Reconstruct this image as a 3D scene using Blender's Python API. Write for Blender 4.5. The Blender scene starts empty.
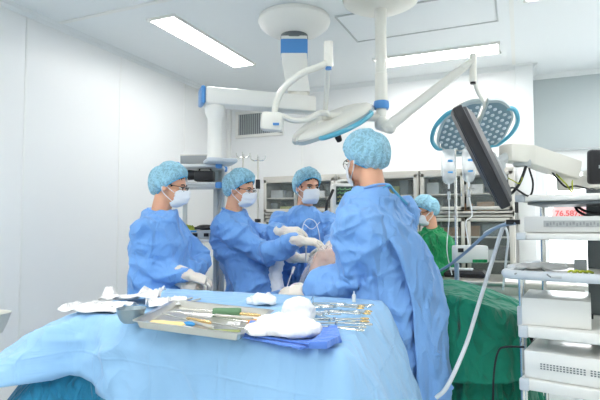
import bpy, bmesh, math, random
import numpy as np
from mathutils import Vector, Matrix, Euler, noise
random.seed(7)
PI = math.pi
SC = bpy.context.scene
COL = SC.collection

# ------------------------------------------------------------------ camera
CAM_H = 1.3
YAW, PITCH, FPX = math.radians(23.5), math.radians(2.8), 507.0
cd = bpy.data.cameras.new('camera')
cd.sensor_width = 36.0
cd.lens = 36.0 * FPX / 600.0
cd.clip_start = 0.05
cam = bpy.data.objects.new('camera', cd)
COL.objects.link(cam)
cam.location = (0, 0, CAM_H)
cam.rotation_euler = (PI/2 + PITCH, 0, YAW)
SC.camera = cam
# ------------------------------------------------------------------ world, exposure
w = bpy.data.worlds.new('world')
SC.world = w
w.use_nodes = True
w.node_tree.nodes['Background'].inputs[0].default_value = (0.8, 0.9, 1.0, 1)
w.node_tree.nodes['Background'].inputs[1].default_value = 0.6
SC.view_settings.view_transform = 'Standard'
SC.view_settings.look = 'None'
SC.view_settings.gamma = 1
SC.view_settings.use_curve_mapping = False
SC.view_settings.exposure = 1.15
LIGHT_POWER = 9.0            # emission of the ceiling lights' diffusers
WINDOW_POWER = 2.6

# ------------------------------------------------------------------ frames
_F = Vector((-math.sin(YAW)*math.cos(PITCH), math.cos(YAW)*math.cos(PITCH), math.sin(PITCH)))
_R = Vector((math.cos(YAW), math.sin(YAW), 0))
_U = _R.cross(_F)
def W(px, py, D):
    """a point in the room: D metres deep, on the sight line through (px, py)"""
    return Vector((0, 0, CAM_H)) + D*(_F + _R*(px-300)/FPX + _U*(200-py)/FPX)
def dirc(r, u, d):
    return (_R*r + _U*u + _F*d).normalized()
def V(*a): return Vector(a)

# ------------------------------------------------------------------ materials
def mat(name, col, rough=.5, metal=0, alpha=1, bump=None, emit=0, trans=0, var=None, sheen=0, sss=0, ior=1.45, spec=.5, coat=0):
    m = bpy.data.materials.new(name)
    m.use_nodes = True
    nt = m.node_tree
    b = nt.nodes['Principled BSDF']
    b.inputs['Base Color'].default_value = (*col, 1)
    b.inputs['Roughness'].default_value = rough
    b.inputs['Metallic'].default_value = metal
    b.inputs['Alpha'].default_value = alpha
    b.inputs['IOR'].default_value = ior
    b.inputs['Specular IOR Level'].default_value = spec
    if trans: b.inputs['Transmission Weight'].default_value = trans
    if sheen: b.inputs['Sheen Weight'].default_value = sheen
    if coat: b.inputs['Coat Weight'].default_value = coat
    if sss:
        b.inputs['Subsurface Weight'].default_value = sss
        b.inputs['Subsurface Radius'].default_value = (.01, .004, .002)
    if emit:
        b.inputs['Emission Color'].default_value = (*col, 1)
        b.inputs['Emission Strength'].default_value = emit
    tc = nt.nodes.new('ShaderNodeTexCoord')
    if bump:                                   # (scale, strength, distance)
        n = nt.nodes.new('ShaderNodeTexNoise')
        n.inputs['Scale'].default_value = bump[0]
        n.inputs['Detail'].default_value = 4
        bp = nt.nodes.new('ShaderNodeBump')
        bp.inputs['Strength'].default_value = bump[1]
        bp.inputs['Distance'].default_value = bump[2]
        nt.links.new(tc.outputs['Object'], n.inputs['Vector'])
        nt.links.new(n.outputs['Fac'], bp.inputs['Height'])
        nt.links.new(bp.outputs['Normal'], b.inputs['Normal'])
    if var:                                    # (scale, second colour)
        n = nt.nodes.new('ShaderNodeTexNoise')
        n.inputs['Scale'].default_value = var[0]
        n.inputs['Detail'].default_value = 3
        r = nt.nodes.new('ShaderNodeValToRGB')
        r.color_ramp.elements[0].position = .38
        r.color_ramp.elements[1].position = .62
        r.color_ramp.elements[0].color = (*col, 1)
        r.color_ramp.elements[1].color = (*var[1], 1)
        nt.links.new(tc.outputs['Object'], n.inputs['Vector'])
        nt.links.new(n.outputs['Fac'], r.inputs['Fac'])
        nt.links.new(r.outputs['Color'], b.inputs['Base Color'])
    return m
def srgb(r, g, b):
    f = lambda c: (c/255/12.92 if c/255 <= .04045 else ((c/255+.055)/1.055)**2.4)
    return (f(r), f(g), f(b))

M = {}
def fabric(name, col, crease=(6, .5, .02), stretch=(1, 1, .55), sheen=.15, alpha=1, fine=200):
    m = mat(name, col, .8, sheen=sheen, alpha=alpha)
    nt = m.node_tree; b = nt.nodes['Principled BSDF']
    tc = nt.nodes.new('ShaderNodeTexCoord')
    prev = None
    for i, (rot, sc, k) in enumerate((((.5, .3, .2), 1, 1), ((-.6, .4, 1.3), 1.9, .5), ((1.2, -.5, .6), 3.3, .12))):
        mp = nt.nodes.new('ShaderNodeMapping')
        mp.inputs['Rotation'].default_value = rot
        mp.inputs['Scale'].default_value = tuple(q*crease[0]*sc for q in stretch)
        n = nt.nodes.new('ShaderNodeTexNoise')
        n.inputs['Scale'].default_value = 1; n.inputs['Detail'].default_value = 1.5
        n.inputs['Distortion'].default_value = .5
        a = nt.nodes.new('ShaderNodeMath'); a.operation = 'SUBTRACT'; a.inputs[1].default_value = .5
        ab = nt.nodes.new('ShaderNodeMath'); ab.operation = 'ABSOLUTE'
        mr = nt.nodes.new('ShaderNodeMapRange'); mr.inputs['From Min'].default_value = 0; mr.inputs['From Max'].default_value = .13
        mr.inputs['To Min'].default_value = 1; mr.inputs['To Max'].default_value = 0; mr.interpolation_type = 'LINEAR'
        bp = nt.nodes.new('ShaderNodeBump'); bp.inputs['Strength'].default_value = crease[1]; bp.inputs['Distance'].default_value = crease[2]*k
        nt.links.new(tc.outputs['Object'], mp.inputs['Vector']); nt.links.new(mp.outputs['Vector'], n.inputs['Vector'])
        nt.links.new(n.outputs['Fac'], a.inputs[0]); nt.links.new(a.outputs[0], ab.inputs[0]); nt.links.new(ab.outputs[0], mr.inputs['Value'])
        nt.links.new(mr.outputs['Result'], bp.inputs['Height'])
        if prev: nt.links.new(prev.outputs['Normal'], bp.inputs['Normal'])
        prev = bp
    nt.links.new(prev.outputs['Normal'], b.inputs['Normal'])
    return m
M['wall'] = mat('wall_panel', srgb(238, 240, 240), .35, bump=(3, .02, .01))
M['ceiling'] = mat('ceiling_panel', srgb(238, 243, 245), .5)
M['trim'] = mat('trim_white', srgb(232, 236, 237), .4)
M['seam'] = mat('seam_strip', srgb(238, 240, 238), .4)
M['recess'] = mat('recess_panel', srgb(192, 202, 204), .4)
M['floor'] = mat('floor_vinyl', srgb(222, 230, 230), .35, var=(30, srgb(226, 233, 233)))
M['diffuser'] = mat('light_diffuser', (1, .985, .965), .5, emit=LIGHT_POWER)
M['window'] = mat('bright_pane', (.93, .97, 1), .2, emit=WINDOW_POWER)
M['white'] = mat('white_enamel', srgb(238, 238, 233), .3, coat=.2)
M['cream'] = mat('cream_enamel', srgb(232, 231, 222), .32, coat=.2)
M['greybeige'] = mat('pale_grey_casing', srgb(222, 224, 222), .4)
M['lightgrey'] = mat('light_grey_plastic', srgb(190, 196, 198), .45)
M['midgrey'] = mat('mid_grey_metal', srgb(106, 114, 117), .45)
M['darkgrey'] = mat('dark_grey_plastic', srgb(36, 37, 41), .4, bump=(200, .1, .001))
M['black'] = mat('black_plastic', srgb(24, 25, 30), .4)
M['steel'] = mat('stainless_steel', srgb(205, 203, 196), .28, .85, bump=(40, .05, .002))
M['brightsteel'] = mat('polished_steel', srgb(215, 215, 210), .15, 1)
M['steelpaint'] = mat('cabinet_steel', srgb(206, 203, 195), .35, .45)
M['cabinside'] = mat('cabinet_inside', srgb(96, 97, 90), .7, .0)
M['blueplastic'] = mat('blue_cap_plastic', srgb(84, 148, 214), .35)
M['palebluecap'] = mat('pale_blue_plastic', srgb(206, 213, 219), .35)
M['teal'] = mat('teal_handle_plastic', srgb(92, 180, 206), .3, coat=.3)
M['ledface'] = mat('lamp_face', srgb(112, 142, 156), .3, .2)
M['ledlens'] = mat('lamp_lens', srgb(215, 228, 236), .1, 0, spec=.8)
M['lamprim'] = mat('lamp_rim', srgb(176, 192, 196), .35)
M['gown'] = fabric('gown_blue', srgb(118, 171, 236), (4.6, .7, .02))
M['gownlight'] = fabric('gown_pale_blue', srgb(128, 178, 238), (4.0, .7, .022))
M['drape'] = fabric('drape_light_blue', srgb(150, 196, 236), (3.2, .5, .02))
def grid_creases(m, step, strength=.35):
    nt = m.node_tree; b = nt.nodes['Principled BSDF']; old = b.inputs['Normal'].links[0].from_socket
    tc = nt.nodes.new('ShaderNodeTexCoord'); sp = nt.nodes.new('ShaderNodeSeparateXYZ'); nt.links.new(tc.outputs['Object'], sp.inputs[0])
    for k in (0, 1, 2):
        dv = nt.nodes.new('ShaderNodeMath'); dv.operation = 'DIVIDE'; dv.inputs[1].default_value = step[k]
        pp_ = nt.nodes.new('ShaderNodeMath'); pp_.operation = 'PINGPONG'; pp_.inputs[1].default_value = .5
        mr = nt.nodes.new('ShaderNodeMapRange'); mr.inputs['From Max'].default_value = .006/step[k]; mr.inputs['To Min'].default_value = 1; mr.inputs['To Max'].default_value = 0
        bp = nt.nodes.new('ShaderNodeBump'); bp.inputs['Strength'].default_value = strength; bp.inputs['Distance'].default_value = .004
        nt.links.new(sp.outputs[k], dv.inputs[0]); nt.links.new(dv.outputs[0], pp_.inputs[0]); nt.links.new(pp_.outputs[0], mr.inputs['Value'])
        nt.links.new(mr.outputs['Result'], bp.inputs['Height']); nt.links.new(old, bp.inputs['Normal']); old = bp.outputs['Normal']
    nt.links.new(old, b.inputs['Normal'])
grid_creases(M['drape'], (.27, .31, .24))
M['tealdrape'] = fabric('drape_teal', srgb(36, 132, 172), (9, .7, .02))
M['green'] = fabric('scrub_green', srgb(14, 140, 82), (9, .7, .02))
M['greendrape'] = fabric('drape_green', srgb(6, 130, 102), (4, .8, .035))
M['towel'] = fabric('towel_blue', srgb(92, 136, 222), (14, .6, .008))
M['paper'] = fabric('white_paper', srgb(240, 240, 240), (16, .6, .01), (1, 1, 1), 0)
M['gauze'] = fabric('white_gauze', srgb(246, 247, 248), (14, .35, .006), (1, 1, 1), .3)
M['glove'] = mat('latex_glove', srgb(232, 224, 212), .45, bump=(60, .25, .002), sss=.1)
M['skin'] = mat('skin', srgb(226, 172, 142), .5, sss=.15, bump=(90, .05, .001))
M['hair'] = mat('black_hair', srgb(26, 22, 22), .55, bump=(200, .4, .002))
M['mask'] = mat('mask_white', srgb(236, 240, 244), .8, bump=(200, .1, .001))
M['masklow'] = mat('mask_pale_blue', srgb(206, 216, 234), .8)
M['eyewhite'] = mat('eye_white', srgb(235, 232, 228), .2)
M['iris'] = mat('iris_dark', srgb(30, 20, 16), .1)
M['lens'] = mat('spectacle_glass', (.95, .97, 1), .02, alpha=.12)
M['plastic'] = mat('clear_plastic', srgb(246, 248, 250), .2, alpha=.3, bump=(30, .5, .006), spec=.8)
M['shell'] = mat('monitor_back', srgb(82, 84, 88), .45)
M['strip'] = mat('grey_strip', srgb(178, 182, 182), .5)
M['slot'] = mat('slot_grey', srgb(150, 154, 155), .5)
M['film'] = mat('cloudy_film', srgb(246, 247, 247), .3, alpha=.92, bump=(30, .4, .004), spec=.8)
M['tube'] = mat('tube_white', srgb(226, 230, 232), .35)
M['bluetube'] = mat('tube_grey_blue', srgb(140, 160, 184), .35)
M['yellow'] = mat('yellow_handle', srgb(238, 214, 150), .4)
M['orange'] = mat('orange_plastic', srgb(245, 170, 60), .4)
M['green_soft'] = mat('green_cloth', srgb(100, 138, 104), .8, bump=(100, .4, .002))
M['olive'] = mat('olive_handle', srgb(150, 158, 96), .5)
M['acid'] = mat('yellow_green_bag', srgb(190, 200, 60), .6, var=(25, srgb(110, 125, 30)))
M['brass'] = mat('gold_plated_steel', srgb(226, 196, 140), .25, .9)
M['screen'] = mat('dark_screen', srgb(70, 82, 80), .25)
M['trace_g'] = mat('green_trace', srgb(120, 200, 130), .5, emit=.12)
M['trace_y'] = mat('yellow_trace', srgb(200, 200, 110), .5, emit=.12)
M['red'] = mat('red_print', srgb(236, 120, 120), .5)
M['pinksign'] = mat('pale_pink_sticker', srgb(255, 205, 205), .5, emit=0)
M['fluid'] = mat('clear_fluid_bag', srgb(230, 238, 242), .15, alpha=.36, spec=.8)
M['bluelabel'] = mat('blue_print', srgb(60, 150, 215), .5)
M['tealbox'] = mat('teal_carton', srgb(20, 150, 175), .5)
M['brown'] = mat('brown_carton', srgb(150, 120, 92), .7)
M['bowl'] = mat('dull_steel', srgb(150, 165, 172), .35, .7)
M['glass'] = mat('cabinet_glass', (.7, .8, .78), .05, alpha=.07, spec=.6)

def cap_material():
    m = mat('cap_nonwoven', srgb(158, 210, 232), .75, alpha=.8)
    nt = m.node_tree; b = nt.nodes['Principled BSDF']
    tc = nt.nodes.new('ShaderNodeTexCoord')
    n = nt.nodes.new('ShaderNodeTexNoise'); n.inputs['Scale'].default_value = 34; n.inputs['Detail'].default_value = 2; n.inputs['Distortion'].default_value = 1.2
    a = nt.nodes.new('ShaderNodeMath'); a.operation = 'SUBTRACT'; a.inputs[1].default_value = .5
    ab = nt.nodes.new('ShaderNodeMath'); ab.operation = 'ABSOLUTE'
    r = nt.nodes.new('ShaderNodeMapRange')
    r.inputs['From Min'].default_value = 0.0; r.inputs['From Max'].default_value = .12
    r.inputs['To Min'].default_value = .97; r.inputs['To Max'].default_value = .66
    nt.links.new(tc.outputs['Object'], n.inputs['Vector'])
    nt.links.new(n.outputs['Fac'], a.inputs[0]); nt.links.new(a.outputs[0], ab.inputs[0]); nt.links.new(ab.outputs[0], r.inputs['Value'])
    nt.links.new(r.outputs['Result'], b.inputs['Alpha'])
    bp = nt.nodes.new('ShaderNodeBump'); bp.inputs['Strength'].default_value = .5; bp.inputs['Distance'].default_value = .008
    nt.links.new(r.outputs['Result'], bp.inputs['Height'])
    nt.links.new(bp.outputs['Normal'], b.inputs['Normal'])
    return m
M['cap'] = cap_material()
def perforated():
    m = mat('perforated_casing', srgb(222, 224, 222), .4)
    return m

# ------------------------------------------------------------------ things
ROOTM = {}
def root_of(o):
    while o.parent: o = o.parent
    return o
def props(o, label=None, cat=None, group=None, kind=None):
    if label: o['label'] = label
    if cat: o['category'] = cat
    if group: o['group'] = group
    if kind: o['kind'] = kind
    return o
def thing(name, label, cat, loc=(0, 0, 0), rz=0, group=None):
    o = bpy.data.objects.new(name, None)
    o.empty_display_size = .05
    COL.objects.link(o)
    o.location = loc; o.rotation_euler = (0, 0, rz)
    ROOTM[o.name] = Matrix.Translation(Vector(loc)) @ Matrix.Rotation(rz, 4, 'Z')
    return props(o, label, cat, group)
def link(me, name, m, parent=None, smooth=True, base=None):
    """mesh holds world coordinates; put its origin at its parent's or at its own base"""
    o = bpy.data.objects.new(name, me)
    COL.objects.link(o)
    for p in me.polygons: p.use_smooth = smooth
    if m is not None and not me.materials: me.materials.append(m)
    if parent is not None:
        r = root_of(parent)
        me.transform(ROOTM[r.name].inverted())
        o.parent = parent
    else:
        xs = [v.co for v in me.vertices]
        if base is None:
            lo = Vector((min(v[i] for v in xs) for i in range(3))); hi = Vector((max(v[i] for v in xs) for i in range(3)))
            base = Vector(((lo.x+hi.x)/2, (lo.y+hi.y)/2, lo.z))
        me.transform(Matrix.Translation(-Vector(base)))
        o.location = base
        ROOTM[o.name] = Matrix.Translation(Vector(base))
    return o
def frame_from(z, x=None):
    z = z.normalized()
    x = x or (V(0, 0, 1) if abs(z.z) < .9 else V(1, 0, 0))
    y = z.cross(x).normalized(); x = y.cross(z).normalized()
    return Matrix((x, y, z)).transposed()
def catmull(pts, n=6):
    pts = [Vector(p) for p in pts]
    if len(pts) < 3: return pts
    out = []
    P = [pts[0]*2-pts[1]] + pts + [pts[-1]*2-pts[-2]]
    for i in range(1, len(P)-2):
        for k in range(n):
            t = k/n
            a, b, c, d = P[i-1], P[i], P[i+1], P[i+2]
            out.append(.5*((2*b)+(c-a)*t+(2*a-5*b+4*c-d)*t*t+(3*b-a-3*c+d)*t**3))
    out.append(pts[-1])
    return out
class MB:
    def __init__(s, X=None):
        s.bm = bmesh.new(); s.X = X
    def _v(s, p):
        p = Vector(p)
        return s.bm.verts.new(s.X @ p if s.X is not None else p)
    def box(s, c, size, rot=None, bevel=0, seg=2):
        b = bmesh.new()
        bmesh.ops.create_cube(b, size=1)
        bmesh.ops.scale(b, vec=size, verts=b.verts)
        if bevel: bmesh.ops.bevel(b, geom=b.edges[:], offset=min(bevel, min(size)*.49), segments=seg, affect='EDGES', profile=.5)
        if rot is not None:
            R3 = rot.to_matrix() if isinstance(rot, Euler) else rot
            bmesh.ops.transform(b, matrix=R3.to_4x4(), verts=b.verts)
        mp = {v: s._v(v.co+Vector(c)) for v in b.verts}
        for f in b.faces: s.bm.faces.new([mp[v] for v in f.verts])
        b.free(); return s
    def rings(s, rings, cap0=True, cap1=True, closed=True):
        vs = [[s._v(p) for p in r] for r in rings]
        n = len(vs[0])
        for a, b in zip(vs, vs[1:]):
            for i in range(n if closed else n-1):
                j = (i+1) % n
                s.bm.faces.new((a[i], a[j], b[j], b[i]))
        if cap0: s.bm.faces.new(vs[0][::-1])
        if cap1: s.bm.faces.new(vs[-1])
        return s
    def cyl(s, p0, p1, r0, r1=None, seg=16):
        r1 = r0 if r1 is None else r1
        p0, p1 = Vector(p0), Vector(p1)
        Fm = frame_from(p1-p0)
        ring = lambda p, r: [p+Fm @ V(r*math.cos(2*PI*i/seg), r*math.sin(2*PI*i/seg), 0) for i in range(seg)]
        return s.rings([ring(p0, r0), ring(p1, r1)])
    def tube(s, pts, r, seg=8, n=6, taper=None):
        pts = catmull(pts, n)
        up = None; rings = []
        for i, p in enumerate(pts):
            t = (pts[min(i+1, len(pts)-1)]-pts[max(i-1, 0)]).normalized()
            if up is None: up = V(0, 0, 1) if abs(t.z) < .9 else V(1, 0, 0)
            y = t.cross(up)
            if y.length < 1e-5: y = t.cross(V(.3, .9, .1))
            y.normalize(); x = y.cross(t).normalized(); up = x
            rr = r if not taper else r*(1+(taper-1)*i/(len(pts)-1))
            rings.append([p+x*rr*math.cos(2*PI*k/seg)+y*rr*math.sin(2*PI*k/seg) for k in range(seg)])
        return s.rings(rings)
    def lathe(s, prof, c=(0, 0, 0), axis=(0, 0, 1), seg=32, cap0=True, cap1=True):
        Fm = frame_from(Vector(axis)); c = Vector(c)
        return s.rings([[c+Fm @ V(r*math.cos(2*PI*i/seg), r*math.sin(2*PI*i/seg), z) for i in range(seg)] for r, z in prof], cap0, cap1)
    def ell(s, c, rad, R3=None, seg=20, rows=12):
        c = Vector(c); rings = []
        for k in range(1, rows):
            a = PI*k/rows
            rings.append([c+((R3 or Matrix.Identity(3)) @ V(rad[0]*math.sin(a)*math.cos(2*PI*i/seg), rad[1]*math.sin(a)*math.sin(2*PI*i/seg), -rad[2]*math.cos(a))) for i in range(seg)])
        return s.rings(rings)
    def capsule(s, p0, p1, r0, r1, seg=16):
        p0, p1 = Vector(p0), Vector(p1)
        Fm = frame_from(p1-p0); rings = []
        for k in range(1, 6):
            a = PI/2*k/5
            rings.append((p0, -math.cos(a)*r0, math.sin(a)*r0))
        for k in range(0, 5):
            a = PI/2*k/5
            rings.append((p1, math.sin(a)*r1, math.cos(a)*r1))
        return s.rings([[p+Fm @ V(r*math.cos(2*PI*i/seg), r*math.sin(2*PI*i/seg), z) for i in range(seg)] for p, z, r in rings])
    def prism(s, poly, z0, z1, Fm=None, c=(0, 0, 0), bevel=0):
        Fm = Fm or Matrix.Identity(3); c = Vector(c)
        return s.rings([[c+Fm @ V(x, y, z) for x, y in poly] for z in (z0, z1)])
    def grid(s, fn, nu, nv, thick=0):
        g = [[s._v(fn(i/nu, j/nv)) for j in range(nv+1)] for i in range(nu+1)]
        for i in range(nu):
            for j in range(nv):
                s.bm.faces.new((g[i][j], g[i+1][j], g[i+1][j+1], g[i][j+1]))
        return s
    def mesh(s, name='mesh'):
        bmesh.ops.recalc_face_normals(s.bm, faces=s.bm.faces)
        me = bpy.data.meshes.new(name)
        s.bm.to_mesh(me); s.bm.free()
        return me
    def build(s, name, m, parent=None, smooth=None, auto=True, solid=0, base=None):
        if solid:
            bmesh.ops.recalc_face_normals(s.bm, faces=s.bm.faces)
            bmesh.ops.solidify(s.bm, geom=s.bm.faces[:], thickness=solid)
        me = s.mesh(name)
        o = link(me, name, m, parent, smooth if smooth is not None else True, base)
        if smooth is None and auto:
            # flat where faces meet sharply
            bm = bmesh.new(); bm.from_mesh(me)
            for e in bm.edges:
                if len(e.link_faces) == 2 and e.calc_face_angle(0) > .6: e.smooth = False
            bm.to_mesh(me); bm.free()
        return o
def copy_tree(o, parent=None):
    c = o.copy(); COL.objects.link(c)
    if parent is not None: c.parent = parent
    for ch in list(o.children): copy_tree(ch, c)
    return c
def remesh(mb, voxel, smooth=3, fac=.5, sub=0):
    me = mb.mesh('tmp')
    o = bpy.data.objects.new('tmp', me); COL.objects.link(o)
    r = o.modifiers.new('r', 'REMESH'); r.mode = 'VOXEL'; r.voxel_size = voxel
    if smooth:
        q = o.modifiers.new('s', 'SMOOTH'); q.iterations = smooth; q.factor = fac
    dg = bpy.context.evaluated_depsgraph_get(); dg.update()
    out = bpy.data.meshes.new_from_object(o.evaluated_get(dg))
    bpy.data.objects.remove(o); bpy.data.meshes.remove(me)
    return out
def nz(p, s=1.0, seed=0.0):
    return noise.noise(Vector((p[0]*s+seed, p[1]*s+seed*1.7, p[2]*s-seed)))
def ridge(p, seed=0.0):
    q = p + Vector((nz(p, .8, seed+3), nz(p, .8, seed+9), nz(p, .8, seed+5)))*.9
    return 1-abs(noise.noise(q+Vector((seed, seed*2, 0))))*2.6
_rng = np.random.RandomState(5)
_perm = np.concatenate([_rng.permutation(256)]*3)
_grad = _rng.normal(size=(256, 3)); _grad /= np.linalg.norm(_grad, axis=1)[:, None]
def pn(P):
    """gradient noise for an array of points"""
    I = np.floor(P).astype(int); Fr = P-I; U = Fr*Fr*Fr*(Fr*(Fr*6-15)+10)
    out = 0
    for a in (0, 1):
        for b in (0, 1):
            for c in (0, 1):
                h = _perm[_perm[_perm[(I[:, 0]+a) & 255]+((I[:, 1]+b) & 255)]+((I[:, 2]+c) & 255)]
                g = _grad[h]; d = ((Fr-np.array([a, b, c]))*g).sum(1)
                w_ = (U[:, 0] if a else 1-U[:, 0])*(U[:, 1] if b else 1-U[:, 1])*(U[:, 2] if c else 1-U[:, 2])
                out = out+w_*d
    return out*1.5
def pridge(P, seed=0.0):
    q = P+np.stack([pn(P*.8+seed+3), pn(P*.8+seed*1.3+9), pn(P*.8-seed+5)], 1)*.9
    return 1-np.abs(pn(q+np.array([seed, seed*2, 0])))*2.6
_CR = [(np.array(Euler(e).to_matrix()), np.array(st), wt) for e, st, wt in (((.3, .5, .2), (1.5, 1.5, .45), 1), ((-.7, .2, 1.1), (1.3, .5, 1.6), .7), ((1.1, -.8, .4), (2.2, 2.2, .8), .5))]
def pcrease(P, f, seed=0.0):
    """sharp folds in three crossing directions"""
    tot = 0
    for k, (E_, st, wt) in enumerate(_CR):
        q = (P @ E_.T)*st*f+np.array([seed+k*7.3, seed*.7, k*3.1])
        q = q+.35*np.stack([pn(q*.7+3), pn(q*.7+11), pn(q*.7+23)], 1)
        m_ = np.clip(.55+1.1*pn(q*.4+seed+k), 0, 1)
        tot = tot+wt*m_*np.clip(1-np.abs(pn(q))*3.0, 0, 1)**2.4
    return tot
def get_co(me):
    n = len(me.vertices); a = np.empty(n*3); b = np.empty(n*3)
    me.vertices.foreach_get('co', a); me.vertex_normals.foreach_get('vector', b)
    return a.reshape(-1, 3), b.reshape(-1, 3)
def set_co(me, P):
    me.vertices.foreach_set('co', np.ascontiguousarray(P).ravel()); me.update()
def wrinkle(me, amp, sc, seed=0, amp2=0, sc2=20):
    P, N = get_co(me)
    d = amp*pridge(P*np.array(sc), seed)
    if amp2: d = d+amp2*pridge(P*sc2, seed+11)
    set_co(me, P+N*d[:, None])
def crease_mesh(me, layers, seed, weight=None, off=0):
    P, N = get_co(me)
    d = sum(a*pcrease(P, f, seed+i) for i, (a, f) in enumerate(layers))-off
    if weight is not None: d = d*weight(P)
    set_co(me, P+N*d[:, None])
def crease(p, f, seed=0.0):
    return float(pcrease(np.array([[p[0], p[1], p[2]]]), f, seed)[0])
def drape_mesh(outline, ztop, skirt, bump=0.0, seed=0, top_noise=.002, inner=10, zfun=None):
    """a sheet over a table: outline = list of (x, y); skirt(k, n) = (drop, flare) per outline point"""
    n = len(outline)
    cx = sum(p[0] for p in outline)/n; cy = sum(p[1] for p in outline)/n
    mb = MB(); rings = []
    zf = zfun or (lambda x, y: 0)
    for r in range(1, inner+1):
        t = r/inner
        ring = []
        for x, y in outline:
            X, Y = cx+(x-cx)*t, cy+(y-cy)*t
            ring.append(V(X, Y, ztop+zf(X, Y)+top_noise*nz((X, Y, 0), 9, seed)+.001*nz((X, Y, 0), 30, seed)))
        rings.append(ring)
    nrm = []
    for i in range(n):
        a, b = outline[i-1], outline[(i+1) % n]
        t = Vector((b[0]-a[0], b[1]-a[1], 0)).normalized()
        nrm.append(Vector((t.y, -t.x, 0)))
    rows = 26
    for r in range(1, rows+1):
        t = r/rows
        ring = []
        for i in range(n):
            drop, flare, pleat = skirt(i, n)
            x, y = outline[i]
            prof = 1-math.exp(-t*drop/.012) if t < .1 else 1
            out = flare*t**.9 + .006*prof
            ph = pleat*(.5+.5*noise.noise(Vector((x*5+seed, y*5, t*1.2))))*min(1, t*1.6)
            wr = bump*ridge(Vector((x*3.2, y*3.2, (ztop-drop*t)*1.6)), seed)*min(1, t*4)
            z = ztop+zf(x, y)-drop*t
            p = Vector((x, y, z))+nrm[i]*(out+ph+wr)
            ring.append(p)
        rings.append(ring)
    mb.rings(rings, cap0=True, cap1=False)
    return mb
def polyline_dense(pts, n_each, corner=.02):
    out = []
    for i in range(len(pts)):
        a, b = Vector(pts[i]), Vector(pts[(i+1) % len(pts)])
        d = (b-a); L = d.length; u = d/L
        for k in range(n_each):
            t = (k+.5)/n_each
            out.append(a+u*(corner+(L-2*corner)*t))
    return [(p.x, p.y) for p in out]

# ================================================================== STRUCTURE
XL, XR, YF, YB, YR, HC = -3.15, 2.2, -2.6, 5.12, 5.57, 2.8
def struct(name, mb, m, **k):
    o = mb.build(name, m, **k); o['kind'] = 'structure'; return o
struct('floor', MB().box(((XL+XR)/2, (YF+YR)/2, -.03), (XR-XL+.3, YR-YF+.3, .06)), M['floor'])
struct('ceiling', MB().box(((XL+XR)/2, (YF+YR)/2, HC+.03), (XR-XL+.3, YR-YF+.3, .06)), M['ceiling'])
struct('wall_left', MB().box((XL-.05, (YF+YR)/2, HC/2), (.1, YR-YF+.2, HC)), M['wall'])
struct('wall_right', MB().box((XR+.05, (YF+YR)/2, HC/2), (.1, YR-YF+.2, HC)), M['wall'])
struct('wall_front', MB().box(((XL+XR)/2, YF-.05, HC/2), (XR-XL, .1, HC)), M['wall'])
struct('wall_back', MB().box(((XL+.13)/2, YB+.3, HC/2), (.13-XL, .6, HC)), M['wall'])
# recessed wall with a window opening
wx0, wx1, wz0, wz1 = .235, 1.05, .80, 1.83
mb = MB()
mb.box(((.13+XR)/2, YR+.05, (wz1+.2+HC)/2), (XR-.13, .1, HC-wz1-.2))
struct('wall_recess', mb, M['recess'])
mb = MB()
mb.box(((.13+XR)/2, YR+.05, wz1+.1), (XR-.13, .1, .2))
mb.box(((.13+XR)/2, YR+.05, wz0/2), (XR-.13, .1, wz0))
mb.box(((.13+wx0)/2, YR+.05, (wz0+wz1)/2), (wx0-.13, .1, wz1-wz0))
mb.box(((XR+wx1)/2, YR+.05, (wz0+wz1)/2), (XR-wx1, .1, wz1-wz0))
struct('wall_recess_lower', mb, M['wall'])
mb = MB()
for c, s in ((((wx0+wx1)/2, YR+.02, wz1), (wx1-wx0+.06, .06, .04)), (((wx0+wx1)/2, YR+.02, wz0), (wx1-wx0+.06, .08, .05)),
             ((wx0, YR+.02, (wz0+wz1)/2), (.04, .06, wz1-wz0)), ((wx1, YR+.02, (wz0+wz1)/2), (.04, .06, wz1-wz0)), ):
    mb.box(c, s, bevel=.005)
wf = struct('window_1', mb, M['trim'])
MB().box(((wx0+wx1)/2, YR+.06, (wz0+wz1)/2), (wx1-wx0, .01, wz1-wz0)).build('pane', M['window'], wf)
struct('trim_1', MB().box(((.13+XR)/2, YR-.02, 2.035), (XR-.13, .04, .025), bevel=.004), M['lightgrey'])
# ceiling coves
def cove(name, p0, p1, into):
    p0, p1, into = Vector(p0), Vector(p1), Vector(into)
    prof = [(0, 0), (.045, 0), (.036, -.012), (.02, -.02), (.012, -.036), (0, -.045)]
    m_ = MB(); m_.rings([[p+into*a+V(0, 0, b) for a, b in prof] for p in (p0, p1)])
    struct(name, m_, M['trim'])
cove('trim_2', (XL, YF, HC), (XL, YB, HC), (1, 0, 0))
cove('trim_3', (XL, YB, HC), (.13, YB, HC), (0, -1, 0))
cove('trim_4', (.13, YR, HC), (XR, YR, HC), (0, -1, 0))
cove('trim_5', (.13, YB, HC), (.13, YR, HC), (1, 0, 0))
k = 6
for y in (.62, 1.53, 2.44, 3.35, 4.26):
    struct('trim_%d' % k, MB().box((XL+.002, y, HC/2-.02), (.004, .016, HC-.05), bevel=.001), M['seam']); k += 1
for x in (-2.2, -1.29, -.38):
    struct('trim_%d' % k, MB().box((x, YB-.002, HC/2-.02), (.02, .006, HC-.05), bevel=.002), M['seam']); k += 1
struct('trim_%d' % k, MB().box((.055, YB-.012, HC/2), (.15, .03, HC), bevel=.008), M['trim']); k += 1
struct('trim_%d' % k, MB().box((XL+.02, YB-.02, HC/2), (.05, .05, HC), bevel=.01), M['seam']); k += 1
struct('trim_%d' % k, MB().box(((XL+XR)/2, 2.68, HC-.003), (XR-XL, .035, .008)), M['seam']); k += 1
struct('trim_%d' % k, MB().box((-.03, (2.7+YB)/2, HC-.003), (.03, YB-2.7, .008)), M['seam']); k += 1
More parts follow.
